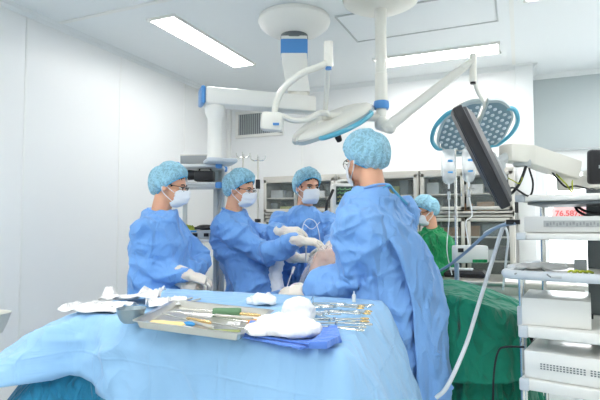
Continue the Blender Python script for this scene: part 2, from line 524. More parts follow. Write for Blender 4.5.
struct('baseboard_left', MB().box((XL+.01, (YF+YB)/2, .05), (.02, YB-YF, .1), bevel=.006), M['lightgrey'])
struct('baseboard_back', MB().box(((XL+.13)/2, YB-.01, .05), (.13-XL, .02, .1), bevel=.006), M['lightgrey'])
# ceiling lights
def ceiling_light(x0, x1, y0, y1, label, group='ceiling light panels'):
    cx, cy = (x0+x1)/2, (y0+y1)/2
    t = thing('ceiling_light', label, 'light', (cx, cy, HC), 0, group)
    m_ = MB(); w_, h_ = x1-x0, y1-y0
    for c, s in (((cx, y0, HC-.008), (w_+.03, .015, .022)), ((cx, y1, HC-.008), (w_+.03, .015, .022)), ((x0, cy, HC-.008), (.015, h_, .022)), ((x1, cy, HC-.008), (.015, h_, .022))):
        m_.box(c, s, bevel=.003)
    m_.build('frame', M['white'], t)
    MB().box((cx, cy, HC-.007), (w_-.012, h_-.012, .012), bevel=.003).build('diffuser', M['diffuser'], t)
    return t
ceiling_light(-2.46, -2.24, 2.89, 4.09, 'long lit ceiling panel over the men on the left, left of the round pendant cover')
ceiling_light(-1.19, -.14, 4.40, 4.66, 'lit ceiling panel behind the surgical lamp arms, in front of the back wall')
ceiling_light(.06, 1.26, 3.40, 3.64, 'lit ceiling panel cut off by the top right corner of the photo')
for (a, b, c, d) in ((-2.46, -2.24, .2, 1.4), (-1.3, -.1, .9, 1.14), (-1.3, -.1, -.6, -.36), (.9, 1.14, .2, 1.4), (-1.3, -.1, -1.9, -1.66), (-2.46, -2.24, -2, -.8), (1.2, 1.44, 3.9, 5.1)):
    ceiling_light(a, b, c, d, 'lit ceiling panel in the room around the camera, outside the photo', 'ceiling light panels outside the photo')
# hatch
t = thing('ceiling_hatch', 'thin framed access hatch flush in the ceiling between the two round covers and light', 'hatch', (-.66, 3.65, HC))
mb = MB()
for c, s in (((-.66, 3.39, HC-.004), (1.08, .012, .008)), ((-.66, 3.93, HC-.004), (1.08, .012, .008)), ((-1.195, 3.66, HC-.004), (.012, .54, .008)), ((-.125, 3.66, HC-.004), (.012, .54, .008))): mb.box(c, s)
mb.build('frame', M['lightgrey'], t)
MB().box((-.66, 3.66, HC-.002), (1.05, .52, .004)).build('panel', M['ceiling'], t)
# vent
t = thing('wall_vent', 'white framed ventilation grille high on the back wall near the left corner', 'vent', (-2.74, YB, 2.32))
mb = MB()
for c, s in (((-2.73, YB-.015, 2.60), (.62, .03, .035)), ((-2.73, YB-.015, 2.325), (.62, .03, .035)), ((-3.02, YB-.015, 2.46), (.035, .03, .28)), ((-2.44, YB-.015, 2.46), (.035, .03, .28))): mb.box(c, s, bevel=.004)
mb.build('frame', M['white'], t)
mb = MB()
mb.box((-2.73, YB-.004, 2.46), (.55, .006, .25))
mb.build('backing', M['midgrey'], t)
mb = MB()
for i in range(22): mb.box((-2.99+i*.025, YB-.014, 2.46), (.008, .014, .25))
mb.build('grille', M['lightgrey'], t)
#@@STRUCT_END
# ================================================================== CEILING PENDANT WITH SHELVES
cx, cy = -1.48, 3.30
t = thing('ceiling_pendant', 'white ceiling pendant with blue capped arm and shelf tower behind the man on the left', 'medical pendant', (cx, cy, HC))
MB().lathe([(.255, HC-.002), (.262, HC-.03), (.25, HC-.06), (.2, HC-.10), (.13, HC-.125), (.10, HC-.13)], (cx, cy, 0), seg=48).build('ceiling_cover', M['white'], t)
MB().lathe([(.098, HC-.128), (.1, HC-.15), (.09, HC-.165)], (cx, cy, 0), seg=32).build('bearing_ring', M['midgrey'], t)
AL, AR = V(-1.905, 2.785, 2.145), V(-1.335, 3.31, 2.145)
ax = (AR-AL).normalized(); ay = V(-ax.y, ax.x, 0)
FA = Matrix((ax, ay, V(0, 0, 1))).transposed()
mb = MB()
piv = AL+(AR-AL)*.86
face = Matrix((_R, V(-_R.y, _R.x, 0), V(0, 0, 1))).transposed()
def rect(c, w_, d_, z, F3=face): return [Vector((c[0], c[1], z))+F3 @ V(a*w_/2, b*d_/2, 0) for a, b in ((-1, -1), (-.85, -1.12), (.85, -1.12), (1, -1), (1, 1), (.85, 1.1), (-.85, 1.1), (-1, 1))]
mb.rings([rect((cx, cy), .185, .15, HC-.16), rect((cx, cy), .185, .15, HC-.30), rect((cx*.6+piv.x*.4, cy*.6+piv.y*.4), .165, .14, HC-.45), rect((piv.x, piv.y), .15, .12, 2.225)])
mb.build('neck', M['white'], t)
mb = MB(); mb.rings([rect((cx, cy), .192, .16, HC-.185), rect((cx, cy), .192, .16, HC-.285)]); mb.build('neck_cover', M['blueplastic'], t)
MB().cyl((piv.x, piv.y, 2.235), (piv.x, piv.y, 2.19), .06, seg=24).build('pivot_collar', M['cream'], t)
mb = MB(); c = (AL+AR)/2
mb.box(c, ((AR-AL).length, .15, .115), FA, bevel=.02); mb.build('arm', M['white'], t)
MB().box(AL-ax*.012, (.03, .154, .119), FA, bevel=.012).build('end_cap', M['blueplastic'], t)
colp = AL+ax*.075
mb = MB()
mb.lathe([(.062, 2.09), (.066, 2.075), (.066, 2.045), (.055, 2.02), (.047, 2.0), (.047, 1.76), (.052, 1.75), (.052, 1.735)], (colp.x, colp.y, 0), seg=24)
mb.build('column', M['white'], t)
MB().box((colp.x+.0, colp.y+.06, 1.722), (.2, .25, .03), FA, bevel=.012).build('column_foot', M['palebluecap'], t)
# shelf tower
TS = Matrix.Translation((-2.04, 2.96, 0)) @ Matrix.Rotation(YAW, 4, 'Z')
def tower_shelf(z, w_=.31, d_=.26):
    MB(TS).box((0, 0, z), (w_, d_, .022), bevel=.006).build('shelf', M['greybeige'], t)
    for sx in (-1, 1):
        for sy in (-1, 1):
            MB(TS).box((sx*(w_/2-.012), sy*(d_/2-.012), z+.002), (.045, .045, .042), bevel=.01).build('corner_bumper', M['blueplastic'], t)
for z in (1.70, 1.565, 1.195, .80): tower_shelf(z)
for sx in (.085, .135):
    MB(TS).box((sx, .11, 1.24), (.03, .03, .94), bevel=.005).build('post', M['lightgrey'], t)
MB(TS).box((-.135, .11, 1.24), (.03, .03, .94), bevel=.005).build('post', M['lightgrey'], t)
MB(TS).box((.11, .12, 1.25), (.075, .015, .9), bevel=.004).build('rear_panel', M['greybeige'], t)
MB(TS).box((-.02, .0, .745), (.2, .2, .09), bevel=.01).build('lower_box', M['greybeige'], t)
# its loads
tt = thing('instrument_basket', 'shallow metal box on the top shelf of the pendant tower', 'box', TS @ V(-.02, 0, 1.712), YAW)
mb = MB(TS)
for c, s in (((-.02, -.1, 1.742), (.2, .006, .055)), ((-.02, .1, 1.742), (.2, .006, .055)), ((-.12, 0, 1.742), (.006, .2, .055)), ((.08, 0, 1.742), (.006, .2, .055)), ((-.02, 0, 1.716), (.2, .2, .006))): mb.box(c, s, bevel=.002)
mb.build('basket', M['slot'], tt)
mb = MB(TS); mb.box((-.02, 0, 1.773), (.21, .21, .008), bevel=.003); mb.build('lid', M['steel'], tt)
tt = thing('video_camera', 'black camera-like device on the second shelf of the pendant tower', 'camera', TS @ V(.0, -.02, 1.605), YAW)
MB(TS).box((.03, -.02, 1.636), (.13, .1, .072), bevel=.006).build('body', M['black'], tt)
MB(TS).cyl((-.03, -.02, 1.645), (-.085, -.02, 1.645), .032, .036).build('lens_hood', M['black'], tt)
mb = MB(TS); mb.tube([(-.01, -.02, 1.672), (.0, -.02, 1.69), (.06, -.02, 1.69), (.075, -.02, 1.672)], .006); mb.build('handle', M['black'], tt)
mb = MB(TS)
mb.grid(lambda u, v: V(-.15+.27*u, -.15+.22*v, 1.592+.008*nz((u*4, v*4, 0), 1, 2)-.012*(1-v)**4), 14, 10)
props(mb.build('paper_sheaf', M['paper'], solid=.006), 'crumpled white papers hanging over the second shelf of the pendant tower', 'papers')
mb = MB(TS); mb.ell((-.08, -.04, 1.247), (.06, .06, .052)); me = mb.mesh(); wrinkle(me, .008, (22, 22, 22), 4)
props(link(me, 'instrument_bag', M['acid']), 'yellow and green bag on the third pendant shelf behind the man on the left', 'bag')
mb = MB(TS); mb.ell((.035, -.02, 1.282), (.06, .08, .02))
mb.box((.035, -.02, 1.277), (.12, .16, .02), bevel=.008)
props(mb.build('instrument_case', M['black']), 'small black case lying on top of the grey unit on the third pendant shelf', 'case')
tt = thing('electrosurgery_unit', 'small pale grey unit with black sockets on the third pendant shelf', 'device', TS @ V(.03, 0, 1.206), YAW)
MB(TS).box((.03, -.02, 1.236), (.17, .18, .056), bevel=.006).build('casing', M['lightgrey'], tt)
for dx in (-.045, .03, .07):
    MB(TS).box((.03+dx, -.112, 1.232), (.034, .006, .024), bevel=.003).build('socket', M['black'], tt)
MB(TS).box((-.03, -.112, 1.256), (.05, .006, .01)).build('display', M['bluelabel'], tt)

# ================================================================== SURGICAL LIGHT
px_, py_ = -.81, 3.18
t = thing('surgical_light', 'twin headed surgical lamp on a white pole hanging over the operating table', 'surgical light', (px_, py_, HC))
MB().lathe([(.245, HC-.002), (.25, HC-.02), (.24, HC-.05), (.17, HC-.085), (.06, HC-.1)], (px_, py_, 0), seg=48).build('ceiling_cover', M['cream'], t)
mb = MB(); mb.lathe([(.04, HC-.09), (.038, HC-.2), (.036, HC-.21), (.036, 2.28), (.04, 2.275), (.04, 2.10), (.036, 2.095)], (px_, py_, 0), seg=24)
mb.build('pole', M['cream'], t)
MB().lathe([(.047, 2.095), (.05, 2.08), (.05, 2.055), (.045, 2.045)], (px_, py_, 0), seg=24).build('collar', M['blueplastic'], t)
mb = MB(); mb.lathe([(.032, 2.05), (.034, 1.99), (.04, 1.985), (.044, 1.965), (.044, 1.93), (.036, 1.915)], (px_, py_, 0), seg=24)
mb.capsule(V(px_, py_, 1.945), W(390, 128, 3.22), .042, .038)
mb.build('joint', M['cream'], t)
def flat_arm(p0, p1, h0, h1, w_, name, m):
    p0, p1 = Vector(p0), Vector(p1); d = (p1-p0).normalized(); s = d.cross(V(0, 0, 1)).normalized(); u = s.cross(d)
    mb = MB(); rings = []
    for i in range(9):
        f = i/8; h = h0+(h1-h0)*f; c = p0+(p1-p0)*f
        k_ = .75 if i in (0, 8) else 1
        rings.append([c+s*w_/2*k_*math.copysign(abs(math.cos(a))**.6, math.cos(a))+u*h/2*k_*math.copysign(abs(math.sin(a))**.6, math.sin(a)) for a in [2*PI*j/16 for j in range(16)]])
    mb.rings(rings); return mb.build(name, m, t)
flat_arm(W(384, 130, 3.22), W(466, 66, 3.1), .075, .05, .05, 'spring_arm', M['cream'])
j1, j2 = W(473, 54, 3.1), W(473, 82, 3.1)
mb = MB(); mb.cyl(j1, j2, .021); mb.capsule(W(464, 67, 3.1), W(472, 62, 3.1), .024, .02); mb.build('joint', M['cream'], t)
MB().cyl(j2, j2+V(0, 0, -.012), .017).build('joint_plug', M['black'], t)
H2 = W(474, 129, 3.5)
n2 = dirc(.08, -.80, -.58)
mb = MB(); mb.tube([j2+V(0, 0, .04), W(477, 90, 3.16), W(484, 104, 3.32), W(484, 116, 3.42), H2-n2*.05], .013); mb.build('yoke', M['cream'], t)
# second arm chain: pole -> left elbow -> up towards the camera -> yoke
e1 = W(325, 116, 3.15); u0, u1 = W(328.5, 42, 2.85), W(328.5, 67, 2.85)
mb = MB(); mb.capsule(V(px_, py_, 1.99), e1, .026, .026); mb.build('horizontal_arm', M['cream'], t)
flat_arm(e1, u1+V(0, 0, .04), .04, .034, .03, 'spring_arm', M['cream'])
mb = MB(); mb.cyl(u0, u1, .026); mb.build('joint', M['cream'], t)
MB().cyl(u1, u1+V(0, 0, -.014), .018).build('joint_plug', M['blueplastic'], t)
mb = MB(); mb.tube([u1+V(0, 0, .025), W(318, 67, 2.83), W(301, 74, 2.83), W(284, 88, 2.86), W(277, 101, 2.88), W(274, 115, 2.9)], .019); mb.build('yoke', M['cream'], t)
YK = Matrix((_R, _F, _U)).transposed()
mb = MB(); mb.box(W(272, 122, 2.9), (.125, .1, .105), YK @ Matrix.Rotation(.08, 3, 'Y'), bevel=.018); mb.build('brake_box', M['cream'], t)
MB().box(W(276, 124, 2.845), (.035, .01, .014), YK, bevel=.003).build('badge', M['blueplastic'], t)
H1 = W(333, 125, 3.28)
n1 = dirc(.41, -.90, .285)
mb = MB(); mb.tube([W(282, 116, 2.9), W(292, 120, 2.92), W(305, 120, 2.98), W(318, 114, 3.02), W(326, 113, 3.04), H1-n1*.05], .017); mb.build('yoke', M['cream'], t)
def lamp_head(c, n, xdir, grip):
    z = -n.normalized(); x = (xdir-z*xdir.dot(z)).normalized(); y = z.cross(x)
    X = Matrix.Translation(c) @ Matrix((x, y, z)).transposed().to_4x4()
    def outline(s, grow=0):
        pts = [(.018, -.27), (.10, -.262), (.18, -.20), (.235, -.11), (.243, 0), (.235, .11), (.18, .20), (.10, .262), (.018, .27)]
        pts = [Vector((a*s, b, 0)) for a, b in pts]
        out = catmull(pts, 4)
        q = Vector((.12*s, 0, 0))
        return [q+(p-q)*(1+grow) for p in out]
    shell = None
    mb = MB(X)
    for s in (-1, 1):
        rings = []
        for g, z_ in ((-.10, -.004), (-.02, -.006), (0, .006), (-.01, .025), (-.10, .045), (-.35, .06)):
            rings.append([p+V(0, 0, z_) for p in outline(s, g)])
        mb.rings(rings)
    mb.box((0, 0, .045), (.10, .16, .045), bevel=.015)
    head = mb.build('lamp_head', M['cream'], t)
    mb = MB(X)
    for s in (-1, 1): mb.rings([[p+V(0, 0, z_) for p in outline(s, g)] for g, z_ in ((.012, .012), (.025, .0), (.012, -.012), (-.07, -.012), (-.07, -.004))], cap0=False, cap1=False)
    mb.build('rim', M['lamprim'], head)
    mb = MB(X)
    for s in (-1, 1): mb.rings([[p+V(0, 0, z_) for p in outline(s, -.07)] for z_ in (-.002, -.009)])
    mb.build('lamp_face', M['ledface'], head)
    for s in (-1, 1):
        mb = MB(X)
        for i in range(5):
            for j in range(-4, 5):
                a = .042+i*.042; b = j*.054+(.027 if i % 2 else 0)
                if abs(b) > .235-(max(0, a-.09))*.95: continue
                mb.lathe([(.0135, -.010), (.0135, -.014), (.007, -.018)], (a*s, b, 0), seg=10)
        mb.build('lens_array', M['ledlens'], head)
    for s in (-1, 1):
        mb = MB(X); mb.tube([(.17*s, -.185, .0), (.225*s, -.17, -.004), (.277*s, -.085, -.008), (.29*s, 0, -.01), (.277*s, .085, -.008), (.225*s, .17, -.004), (.17*s, .185, .0)], .0155)
        mb.build('handle', M['teal'], head)
    if grip:
        mb = MB(X); mb.lathe([(.02, -.01), (.017, -.05), (.02, -.06), (.022, -.09), (.018, -.115), (.01, -.12)], (0, 0, 0), seg=16)
        mb.build('centre_grip', M['black'], head)
    return head
lamp_head(H2, n2, _R, False)
lamp_head(H1, n1, dirc(.3, .0, -1), True)

# ================================================================== MONITOR ON ARM AND EQUIPMENT CART
al = dirc(-.44, .90, 0)                       # long edge
nb = dirc(.86, .42, -.30)                     # back normal
nb = (nb-al*nb.dot(al)).normalized()
dv = nb.cross(al).normalized()
if dv.dot(_F) < 0: dv = -dv
MC = W(477, 154, 2.03)
FM = Matrix((al, dv, nb)).transposed()
t = thing('monitor', 'large dark monitor seen edge-on, tilted in front of the round lamp', 'monitor', (MC.x, MC.y, MC.z-.2))
XM = Matrix.Translation(MC) @ FM.to_4x4()
mb = MB(XM); mb.box((0, 0, 0), (.40, .50, .036), bevel=.006); mb.build('bezel', M['darkgrey'], t)
mb = MB(XM); mb.rings([[V(a*.19*s, b*.24*s, z) for a, b in ((-1, -1), (1, -1), (1, 1), (-1, 1))] for s, z in ((1, .016), (.98, .028), (.8, .045))]); mb.build('back_shell', M['shell'], t)
MB(XM).box((0, 0, -.019), (.36, .46, .003)).build('screen', M['black'], t)
MB(XM).box((-.08, .03, .05), (.12, .12, .025), bevel=.006).build('mounting_plate', M['lightgrey'], t)
# cart
CX = Matrix.Translation(Vector((W(518, 300, 2.12).x, W(518, 300, 2.12).y, 0))) @ Matrix.Rotation(math.radians(-11), 4, 'Z')
cart_rz = math.radians(-11)
def cthing(name, label, cat, p=(0, 0, 0), group=None): return thing(name, label, cat, CX @ Vector(p), cart_rz, group)
t = cthing('equipment_cart', 'white equipment cart with stacked shelves at the right edge of the photo', 'equipment cart', (.3, .25, 0))
for z, th in ((1.411, .026), (1.252, .028), (.858, .045), (.642, .045), (.25, .045)):
    MB(CX).box((.32, .24, z), (.64, .48, th), bevel=.008).build('shelf', M['white'], t)
    MB(CX).box((.018, .006, z), (.038, .03, th+.004), bevel=.006).build('corner_cap', M['palebluecap'], t)
for z in (1.39,): MB(CX).box((.33, .24, z), (.58, .42, .012)).build('shelf_channel', M['midgrey'], t)
mb = MB(CX); mb.box((.32, .22, 1.085), (.68, .50, .02), bevel=.008); mb.build('tray_top', M['white'], t)
mb = MB(CX); mb.tube([(.02, .5, 1.105), (-.045, .44, 1.10), (-.05, .1, 1.095), (-.045, .0, 1.095), (.0, -.045, 1.095), (.2, -.05, 1.095), (.5, -.05, 1.095), (.69, -.045, 1.095)], .019, seg=12)
mb.build('tray_rail', M['palebluecap'], t)
MB(CX).box((.25, .53, .77), (.07, .09, 1.48), bevel=.008).build('rear_post', M['midgrey'], t)
for x, y in ((.03, .45), (.61, .45), (.61, .03)): MB(CX).cyl((x, y, .1), (x, y, 1.42), .011).build('upright', M['brightsteel'], t)
MB(CX).cyl((-.012, .12, .1), (-.012, .12, 1.09), .010).build('upright', M['brightsteel'], t)
MB(CX).cyl((-.03, .28, .1), (-.03, .28, 1.09), .008).build('upright', M['brightsteel'], t)
for x, y in ((.05, .05), (.6, .05), (.05, .43), (.6, .43)):
    ca = MB(CX).cyl((x-.012, y, .05), (x+.012, y, .05), .05, seg=20).build('caster', M['black'], t)
    MB(CX).box((x, y, .13), (.03, .05, .2), bevel=.005).build('fork', M['steel'], ca)
MB(CX).box((-.012, .13, .9), (.03, .05, .09), bevel=.006).build('clamp', M['palebluecap'], t)
# monitor arm (a thing: fixed to the cart's post, carries the monitor)
t = thing('jointed_boom', 'thick white jointed arm reaching from the cart post to the tilted monitor', 'support arm', CX @ V(.25, .53, 1.52))
def beam(p0, p1, h_, w_, name, m, bev=.008):
    p0, p1 = Vector(p0), Vector(p1); d = (p1-p0).normalized(); s = d.cross(V(0, 0, 1)).normalized(); u = s.cross(d)
    return MB().box((p0+p1)/2, ((p1-p0).length, w_, h_), Matrix((d, -s, u)).transposed(), bevel=bev).build(name, m, t)
a0, a1, a2 = W(514, 154, 2.12), W(529, 157, 2.14), W(570, 170, 2.22)
beam(W(505, 153, 2.10), W(529, 155, 2.14), .075, .08, 'wrist', M['cream'])
MB().box(W(522, 163, 2.13), (.07, .07, .03), bevel=.01).build('wrist_base', M['lightgrey'], t)
beam(W(526, 155, 2.14), W(574, 171, 2.22), .082, .08, 'forearm', M['cream'])
mb = MB(); mb.cyl(W(566, 176, 2.22)+V(0, 0, .03), W(566, 176, 2.22)+V(0, 0, -.06), .034); mb.build('elbow', M['cream'], t)
pp = CX @ V(.25, .53, 1.515)
beam(W(562, 184, 2.22), W(597, 181, 2.36), .06, .06, 'lower_arm', M['cream'])
MB().cyl(V(pp.x, pp.y, 1.525), V(pp.x, pp.y, 1.56), .05).build('post_collar', M['cream'], t)
mb = MB(); mb.tube([W(596, 181, 2.36), W(597, 184, 2.42), V(pp.x, pp.y, 1.5)+V(0.02, -.02, .03)], .03); mb.build('shoulder', M['cream'], t)
MB().tube([a0-V(0, .0, .01), W(505, 158, 2.1), W(497, 165, 2.08)+nb*.0, MC+nb*.06-al*.08], .022).build('monitor_bracket', M['lightgrey'], t)
def cable(name, pts, r, m, label, cat='cable', group=None, base=None):
    return props(MB().tube(pts, r, seg=8, n=8).build(name, M[m]), label, cat, group)
cable('monitor_cable', [W(505, 190, 2.05), W(510, 194, 2.08), W(518, 186, 2.1), W(523, 175, 2.11), W(526, 166, 2.11)], .006, 'black', 'thick black cable looping from the monitor back up to the white wrist joint')
cable('monitor_cable', [W(507, 190, 2.03), W(514, 188, 2.08), W(529, 196, 2.12), W(533, 184, 2.12), W(529, 168, 2.12)], .004, 'black', 'thin black cable making the wider loop under the white wrist joint')
cable('earth_cable', [W(504, 176, 2.03), W(512, 180, 2.07), W(520, 183, 2.09), W(524, 170, 2.12)], .0022, 'acid', 'thin yellow green cable near the lower end of the tilted monitor')
cable('arm_cable', [W(552, 172, 2.17), W(556, 177, 2.17), W(566, 187, 2.17), W(576, 186, 2.2), W(592, 190, 2.25)], .004, 'black', 'thin black cable hanging below the elbow of the white arm')
cable('earth_cable', [W(556, 174, 2.16), W(566, 184, 2.16), W(572, 192, 2.17), W(572, 180, 2.19)], .003, 'acid', 'yellow green cable hanging below the elbow of the white arm')
for i, (o1, lab) in enumerate(((0, 'upper of the two black cables sagging behind the shelves at the right edge'), (4, 'lower of the two black cables sagging behind the shelves at the right edge'))):
    cable('power_cable', [W(574, 203, 2.4), W(578, 207+o1, 2.38), W(588, 212+o1, 2.38), W(602, 214+o1, 2.38)], .006, 'black', lab)
# dark handset at the right edge
t = thing('control_handset', 'dark slate handset with rounded corners at the right edge above the shelves', 'handset', W(597, 186, 2.2))
XH = Matrix.Translation(W(598, 167, 2.2)) @ YK.to_4x4()
MB(XH).box((0, 0, 0), (.085, .04, .15), bevel=.014, seg=3).build('body', M['darkgrey'], t)
MB(XH).box((-.006, -.021, .0), (.005, .002, .014)).build('button', M['lightgrey'], t)
# devices on the cart
t = cthing('video_processor', 'flat pale grey unit with dark label strip between the two upper cart shelves', 'device', (.3, .2, 1.267))
MB(CX).box((.33, .21, 1.302), (.61, .36, .066), bevel=.005).build('casing', M['greybeige'], t)
MB(CX).box((.27, .028, 1.304), (.34, .003, .026)).build('label_strip', M['strip'], t)
mb = MB(CX)
for i in range(26): mb.box((.115+i*.012, .0265, 1.304+.003*((i*7) % 3-1)), (.006 if i % 4 else .009, .002, .012))
mb.build('ventilation_slots', M['slot'], t)
DX = CX @ Matrix.Translation((.0, .03, 0)) @ Matrix.Rotation(math.radians(5), 4, 'Z')
t = thing('light_source', 'plain white box shaped unit on the cart shelf below the tray', 'device', DX @ V(.13, .15, .881), cart_rz+math.radians(5))
MB(DX).box((.135, .16, .938), (.255, .32, .112), bevel=.004).build('casing', M['white'], t)
for a in (.03, .24):
    for b in (.03, .29): MB(DX).cyl((a, b, .880), (a, b, .886), .012).build('foot', M['black'], t)
MB(DX).box((.264, .05, .93), (.012, .03, .02), bevel=.003).build('side_plug', M['black'], t)
t = cthing('insufflator', 'wide white unit with small perforated vents on the lower cart shelf', 'device', (.25, .2, .665))
MB(CX).box((.29, .22, .722), (.55, .40, .110), bevel=.004).build('casing', M['white'], t)
mb = MB(CX)
for i in range(22):
    for j in range(3):
        if i == 14: continue
        mb.box((.08+i*.012, .0195, .712+j*.009), (.007, .003, .0045))
mb.build('vent_holes', M['midgrey'], t)
# small things in the tray
def CP(px, py, z=1.1):
    d = W(px, py, 1)-V(0, 0, CAM_H); return V(0, 0, CAM_H)+d*((z-CAM_H)/d.z)
TZ = 1.096
c = CP(594, 268, TZ)
t = thing('carton', 'small teal carton standing in the tray at the right edge', 'carton', c, cart_rz)
X = Matrix.Translation(c) @ Matrix.Rotation(cart_rz, 4, 'Z')
MB(X).box((0, .02, .03), (.035, .03, .058), bevel=.002).build('box', M['tealbox'], t)
MB(X).box((0, .0042, .045), (.022, .002, .008)).build('print', M['white'], t)
c = CP(580, 271, TZ); X = Matrix.Translation(c) @ Matrix.Rotation(cart_rz, 4, 'Z')
props(MB(X).box((0, .03, .025), (.05, .03, .048), bevel=.002).build('carton', M['lightgrey']), 'pale grey carton in the tray just left of the teal carton', 'carton')
c = CP(576, 276, TZ); mb = MB()
for i in range(4):
    a = c+V(-.03+.02*i, .01*math.sin(i*2), .008)
    mb.tube([a, a+V(.012, .008, .012), a+V(.03, -.004, .006)], .005)
props(mb.build('plastic_clamps', M['acid']), 'yellow and black clip connectors lying in the tray beside the cartons', 'connector')
cable('tray_cable', [CP(515, 274, TZ+.006), CP(528, 268, TZ+.008), CP(540, 268, TZ+.008), CP(549, 276, TZ+.008), CP(553, 277, TZ+.008)], .0028, 'midgrey', 'thin grey cable lying across the cart tray')
a = CP(551, 277, TZ+.01); props(MB().cyl(a, a+V(.035, .0, 0), .006).build('cable_connector', M['lightgrey']), 'grey cylindrical connector at the end of the tray cable', 'connector')
for (x, y, s, lab) in ((525, 270, .07, 'crumpled clear plastic pouch at the left end of the cart tray'), (548, 270, .08, 'crumpled clear plastic pouch in the middle of the cart tray')):
    c = CP(x, y, TZ); mb = MB(); mb.ell(c+V(0, .03, .012), (s, .05, .011)); me = mb.mesh(); wrinkle(me, .010, (30, 30, 30), x)
    for v in me.vertices: v.co.z = max(v.co.z, TZ+.002)
    props(link(me, 'plastic_pouch', M['film']), lab, 'pouch')
c = CP(552, 268, TZ); X = Matrix.Translation(c) @ Matrix.Rotation(cart_rz, 4, 'Z')
props(MB(X).box((.02, .06, .012), (.16, .07, .02), bevel=.004).build('instrument_tray', M['white']), 'shallow white tray at the back of the cart tray', 'tray')
# sign on the window
c = W(574, 213, 5.8); d0 = c-V(0, 0, CAM_H); c = V(0, 0, CAM_H)+d0*((YR+.045)/d0.y)
t = thing('window_sticker', 'pale pink sticker with red numbers on the bright window behind the cart', 'sign', c)
mb = MB(); mb.box((0, 0, 0), (.40, .004, .13), bevel=.0); mb.bm.free()
mb = MB(Matrix.Translation(c)); mb.rings([[V(.2*math.copysign(abs(math.cos(a))**.4, math.cos(a)), y, .065*math.copysign(abs(math.sin(a))**.4, math.sin(a))) for a in [2*PI*i/40 for i in range(40)]] for y in (0, .003)])
mb.build('backing', M['pinksign'], t)
fc = bpy.data.curves.new('digits', 'FONT'); fc.body = '76.587.878'; fc.size = .075; fc.align_x = 'CENTER'; fc.align_y = 'CENTER'; fc.extrude = .001; fc.offset = .002
fo = bpy.data.objects.new('digits', fc); COL.objects.link(fo)
fo.matrix_world = Matrix.Translation(c+V(0, -.004, -.005)) @ Matrix.Rotation(PI/2, 4, 'X')
dg = bpy.context.evaluated_depsgraph_get(); dg.update()
me = bpy.data.meshes.new_from_object(fo.evaluated_get(dg)); me.transform(fo.matrix_world); bpy.data.objects.remove(fo)
link(me, 'digits', M['red'], t, smooth=False)

# ================================================================== CABINETS
def make_cabinet(label, loc):
    wd, dp, ht = .80, .38, 1.80
    t = thing('glass_cabinet', label, 'cabinet', loc, 0, 'stainless steel glass cabinets along the back wall')
    X = Matrix.Translation(Vector(loc))
    mb = MB(X)
    for c, s in (((0, dp/2-.006, ht/2), (wd, .012, ht)), ((-wd/2+.01, 0, ht/2), (.02, dp, ht)), ((wd/2-.01, 0, ht/2), (.02, dp, ht)), ((0, 0, ht-.02), (wd, dp+.01, .04)), ((0, 0, .09), (wd, dp, .03)),
                 ((0, -dp/2+.015, 1.395), (wd, .03, .055)), ((0, 0, 1.395), (wd, dp, .02)), ((0, -dp/2+.015, .76), (wd, .03, .03)), ((0, 0, .76), (wd, dp, .02))): mb.box(c, s, bevel=.003)
    mb.build('carcass', M['steelpaint'], t)
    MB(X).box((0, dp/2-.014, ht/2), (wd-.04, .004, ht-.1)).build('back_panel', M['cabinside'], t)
    for z in (1.575, 1.19, .98, .42): MB(X).box((0, .0, z), (wd-.04, dp-.06, .012)).build('shelf', M['steelpaint'], t)
    for sx in (-1, 1):
        for z0, z1 in ((1.43, 1.765), (.785, 1.36), (.115, .735)):
            fr = MB(X); w2 = wd/2-.012; cx_ = sx*(w2/2+.004); cz = (z0+z1)/2; b_ = .032
            for c, s in (((cx_, -dp/2-.01, z0+b_/2), (w2-.01, .022, b_)), ((cx_, -dp/2-.01, z1-b_/2), (w2-.01, .022, b_)), ((cx_-w2/2+b_/2+.005, -dp/2-.01, cz), (b_, .022, z1-z0)), ((cx_+w2/2-b_/2-.005, -dp/2-.01, cz), (b_, .022, z1-z0))): fr.box(c, s, bevel=.003)
            d = fr.build('door', M['steelpaint'], t)
            MB(X).box((cx_, -dp/2-.008, cz), (w2-.066, .005, z1-z0-.06)).build('glass_pane', M['glass'], d)
            MB(X).box((sx*.03, -dp/2-.03, cz), (.01, .018, .09), bevel=.003).build('handle', M['brightsteel'], d)
    for sx in (-1, 1):
        for sy in (-1, 1): MB(X).cyl((sx*(wd/2-.04), sy*(dp/2-.04), 0), (sx*(wd/2-.04), sy*(dp/2-.04), .085), .015).build('foot', M['midgrey'], t)
    return t
cabs = []
for x, lab in ((-.445, 'steel cabinet with glass doors in front of the back wall, behind the infusion bags'), (-1.255, 'steel glass door cabinet at the back wall, mostly hidden by the near man'), (-2.065, 'steel glass door cabinet at the back wall, behind the man facing the camera')):
    cabs.append(make_cabinet(lab, (x, 4.9, 0)))
